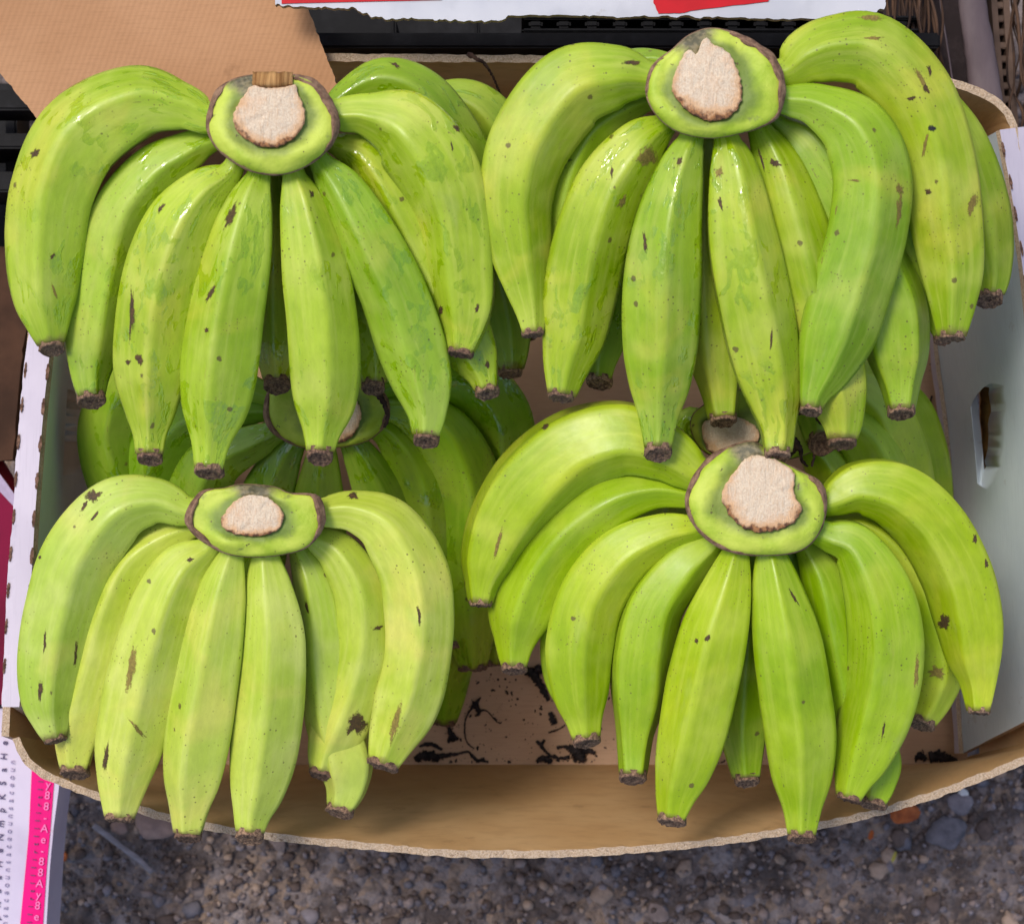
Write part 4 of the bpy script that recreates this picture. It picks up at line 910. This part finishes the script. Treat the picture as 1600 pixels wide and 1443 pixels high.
dried('dried_flower_remains', 'black dried flower strip beside the lower right bananas, above the other debris',
      [[(820, 1046, 10), (832, 1052, 14), (842, 1066, 12), (850, 1080, 10), (857, 1094, 6)], [(835, 1045, 12), (850, 1046, 14), (858, 1060, 10)], [(860, 1112, 6), (863, 1122, 10), (866, 1131, 10)]])
dried('dried_flower_remains', 'pair of black dried flower lumps at the front fold near the right liner',
      [[(1430, 1186, 5), (1438, 1180, 12), (1447, 1186, 8)], [(1452, 1182, 15), (1466, 1180, 18), (1480, 1184, 14), (1496, 1188, 6)], [(1444, 1178, 2), (1441, 1170, 1.5)]])
dried('dried_flower_remains', 'short black hooked strand on the right strip of box floor',
      [[(1456, 618, 3), (1454, 630, 2.5), (1459, 642, 2.5), (1464, 652, 3), (1471, 653, 3)]])
dried('dried_flower_remains', 'short slanting black strand between the bare floor and the lower right bananas',
      [[(857, 1144, 2), (866, 1141, 2.6), (874, 1138, 2), (883, 1132, 2)]])
dried('dry_twig', 'small dark twig lying on the right strip of box floor above the lower right hand', [[(1425, 718, 7), (1440, 721, 7), (1454, 725, 5), (1464, 728, 5)]], M_DRYBR, None, 'twig')
dried('dried_twig', 'thin dark stem hooked over the back edge of the cardboard box', [[(730, 84, 8, .01), (740, 90, 8, .009), (756, 98, 5, .006), (768, 116, 4, -.004), (778, 138, 4, -.02), (784, 152, 4, -.04)]], M_DRYBR, None, 'stem', z=RIM)
dried('withered_flower', 'withered brown banana flower hanging beside the cut stalk of the lower right hand',
      [[(1262, 644, 8, .004), (1245, 648, 4, .004), (1238, 660, 4, .004), (1236, 675, 8, .003), (1243, 692, 12, .002), (1250, 702, 9, .002), (1253, 718, 5, 0), (1262, 729, 4, 0)],
       [(1246, 698, 9, .002), (1238, 708, 6, 0), (1230, 716, 3, 0)], [(1262, 690, 12, 0), (1275, 694, 14, 0), (1287, 699, 7, 0)], [(1272, 696, 10, 0), (1272, 712, 5, 0), (1268, 729, 4, 0)], [(1275, 652, 6, .004), (1282, 662, 8, .004), (1278, 676, 6, .003)]], M_DRYBR, None, 'dried flower', z=.238)
dried('withered_flower', 'thin brown withered strand curling beside the half hidden stalk of the lower left pile', [[(588, 612, 12, .0), (600, 630, 8, 0), (606, 650, 6, 0), (601, 668, 4, 0)]], M_DRYBR, None, 'dried flower', z=.222)
# crumbs on the box floor (nobody could count them)
rr = random.Random(11); V, F = [], []
for k in range(420):
    px, py = (rr.uniform(650, 960), rr.uniform(1040, 1190)) if k < 260 else (rr.uniform(1400, 1480), rr.uniform(540, 780)) if k < 300 else (rr.uniform(600, 1480), 1191-abs(rr.gauss(0, 5)))
    c = P(px, py, .0008); r_ = sc(0)*rr.choice([.5, .6, .8, 1.0, 1.8])*rr.uniform(.6, 1.4); n = 5; b0 = len(V); st = rr.uniform(.5, 2.2); an = rr.uniform(0, 3.1)
    for j in range(n):
        th = 2*math.pi*j/n; x, y = math.cos(th)*r_*st, math.sin(th)*r_*rr.uniform(.6, 1.2)
        V.append(c+Vector((x*math.cos(an)-y*math.sin(an), x*math.sin(an)+y*math.cos(an), -.0005)))
    V.append(c+Vector((0, 0, r_*.6)))
    for j in range(n): F.append((b0+j, b0+(j+1) % n, b0+n))
tag(mesh_obj('floor_crumbs', V, F, M_DRY, origin=P(800, 1100, 0), smooth=False), 'fine black crumbs scattered on the box floor', 'crumbs', kind='stuff')

# ------------------------------------------------------------ pavement litter and stones
def rock(bm, c, r_, sq, rr, mi):
    g = bmesh.ops.create_icosphere(bm, subdivisions=2 if r_ > .006 else 1, radius=1)['verts']; off = Vector((rr.uniform(0, 90), rr.uniform(0, 90), 0)); an = rr.uniform(0, 3.14)
    sx, sy = rr.uniform(.75, 1.35), rr.uniform(.7, 1.1)
    for v in g:
        k = 1+.45*noise.noise(v.co*1.3+off); q = v.co*k*r_; x, y = q.x*sx, q.y*sy
        v.co = c+Vector((x*math.cos(an)-y*math.sin(an), x*math.sin(an)+y*math.cos(an), q.z*sq))
    for f in {f for v in g for f in v.link_faces}: f.material_index = mi; f.smooth = True
bm = bmesh.new(); rr = random.Random(4)
for k in range(5200):
    if k < 3800: px, py = rr.uniform(-120, 1700), rr.uniform(1150, 1520)
    elif k < 4300: px, py = rr.uniform(-160, 130), rr.uniform(150, 1150)
    else: px, py = rr.uniform(1500, 1760), rr.uniform(100, 1300)
    z = GZ+.0015; c = P(px, py, z)
    rock(bm, c+Vector((0, 0, rr.uniform(-.001, .002))), rr.choice([.001, .0014, .0018, .002, .0025, .003, .0045, .007 if k % 9 == 0 else .002]), rr.uniform(.2, .55), rr, rr.choice([0, 1, 1, 2, 3, 4, 4, 4, 4]))
me = bpy.data.meshes.new('gravel'); bm.to_mesh(me); bm.free()
for m in M_STONES: me.materials.append(m)
g = bpy.data.objects.new('gravel', me); C.objects.link(g); tag(g, 'mixed grey and brown gravel and grit around the box', 'gravel', kind='stuff')
def stone(label, px, py, rpx, m, seed, sq=.5):
    bm = bmesh.new(); rr = random.Random(seed); g = bmesh.ops.create_icosphere(bm, subdivisions=3, radius=1)['verts']
    for v in g: k = 1+.3*noise.noise(v.co*1.1+Vector((seed, 0, 0)))+.08*noise.noise(v.co*4); q = v.co*k*rpx*sc(GZ); v.co = Vector((q.x*1.15, q.y, q.z*sq))
    for f in bm.faces: f.smooth = True
    me = bpy.data.meshes.new('stone'); bm.to_mesh(me); bm.free(); me.materials.append(m); o = bpy.data.objects.new('stone', me); C.objects.link(o)
    o.location = P(px, py, GZ+.004); return tag(o, label, 'stone')
stone('pinkish beige stone on the ground under the pale banana tips', 244, 1284, 27, M_PSTONE, 3)
stone('flat slate grey stone below the front right of the box', 1478, 1300, 26, M_STONES[2], 5, .35)
stone('small pale stone beside the grey stick under the lower left bananas', 186, 1292, 11, M_PSTONE, 8)
stone('white chip of stone right under the torn front edge of the box', 1505, 1238, 7, simple('white_stone', lin((210, 206, 204)), .7, 90, .2, .3), 9)
stone('grey stone at the lower right beneath the box corner', 1500, 1256, 17, M_STONES[0], 12, .4)
o = tube('grey_stick', [(146, 1288, 11, GZ+.008), (165, 1302, 11, GZ+.008), (190, 1322, 10, GZ+.008), (215, 1340, 10, GZ+.008), (238, 1362, 9, GZ+.008)], M_STICK, jit=.08, seed=2, flat=.4)
tag(o, 'flat grey stick lying on the ground below the pale banana tips', 'stick')
def leaf(label, px, py, a, b, rot, m, seed):
    V, F = [], []; n = 20; rr = random.Random(seed)
    for layer in (0, 1):
        for s_ in (0, .5, 1):
            for k in range(n if s_ else 1):
                th = 2*math.pi*k/n; r_ = s_*(1+.18*noise.noise(Vector((math.cos(th)*2+seed, math.sin(th)*2, 0))))*(1-.25*abs(math.cos(th))**4)
                x, y = a*r_*math.cos(th), b*r_*math.sin(th); zz = .001+.004*(x/a)**2*s_-layer*.0004+.002*math.sin(x*.2)
                V.append(P(px+x*math.cos(rot)-y*math.sin(rot), py+x*math.sin(rot)+y*math.cos(rot), GZ+.008+zz))
    N = 1+2*n
    for L in (0, 1):
        o_ = L*N
        for k in range(n):
            k2 = (k+1) % n; F.append((o_, o_+1+k, o_+1+k2)); F.append((o_+1+k, o_+1+n+k, o_+1+n+k2, o_+1+k2))
    for k in range(n): k2 = (k+1) % n; F.append((1+n+k, N+1+n+k, N+1+n+k2, 1+n+k2))
    o = fixn(mesh_obj('dead_leaf', V, F, m, origin=P(px, py, GZ+.008))); return tag(o, label, 'leaf')
leaf('dead orange brown leaf on the ground at the lower right of the box', 1414, 1271, 31, 15, -.25, M_LEAF, 3)
leaf('small brown leaf fragment beside the printed carton', 94, 1336, 16, 9, .3, M_LEAF, 6)
leaf('tiny orange leaf fragment under the front right edge of the box', 1361, 1304, 5, 8, .3, M_LEAF, 9)
leaf('yellowish leaf fragment lying at the bottom right on the gravel', 1397, 1338, 4, 9, .4, simple('yellow_leaf', lin((188, 180, 96)), .7, 90, .3, .3), 12)
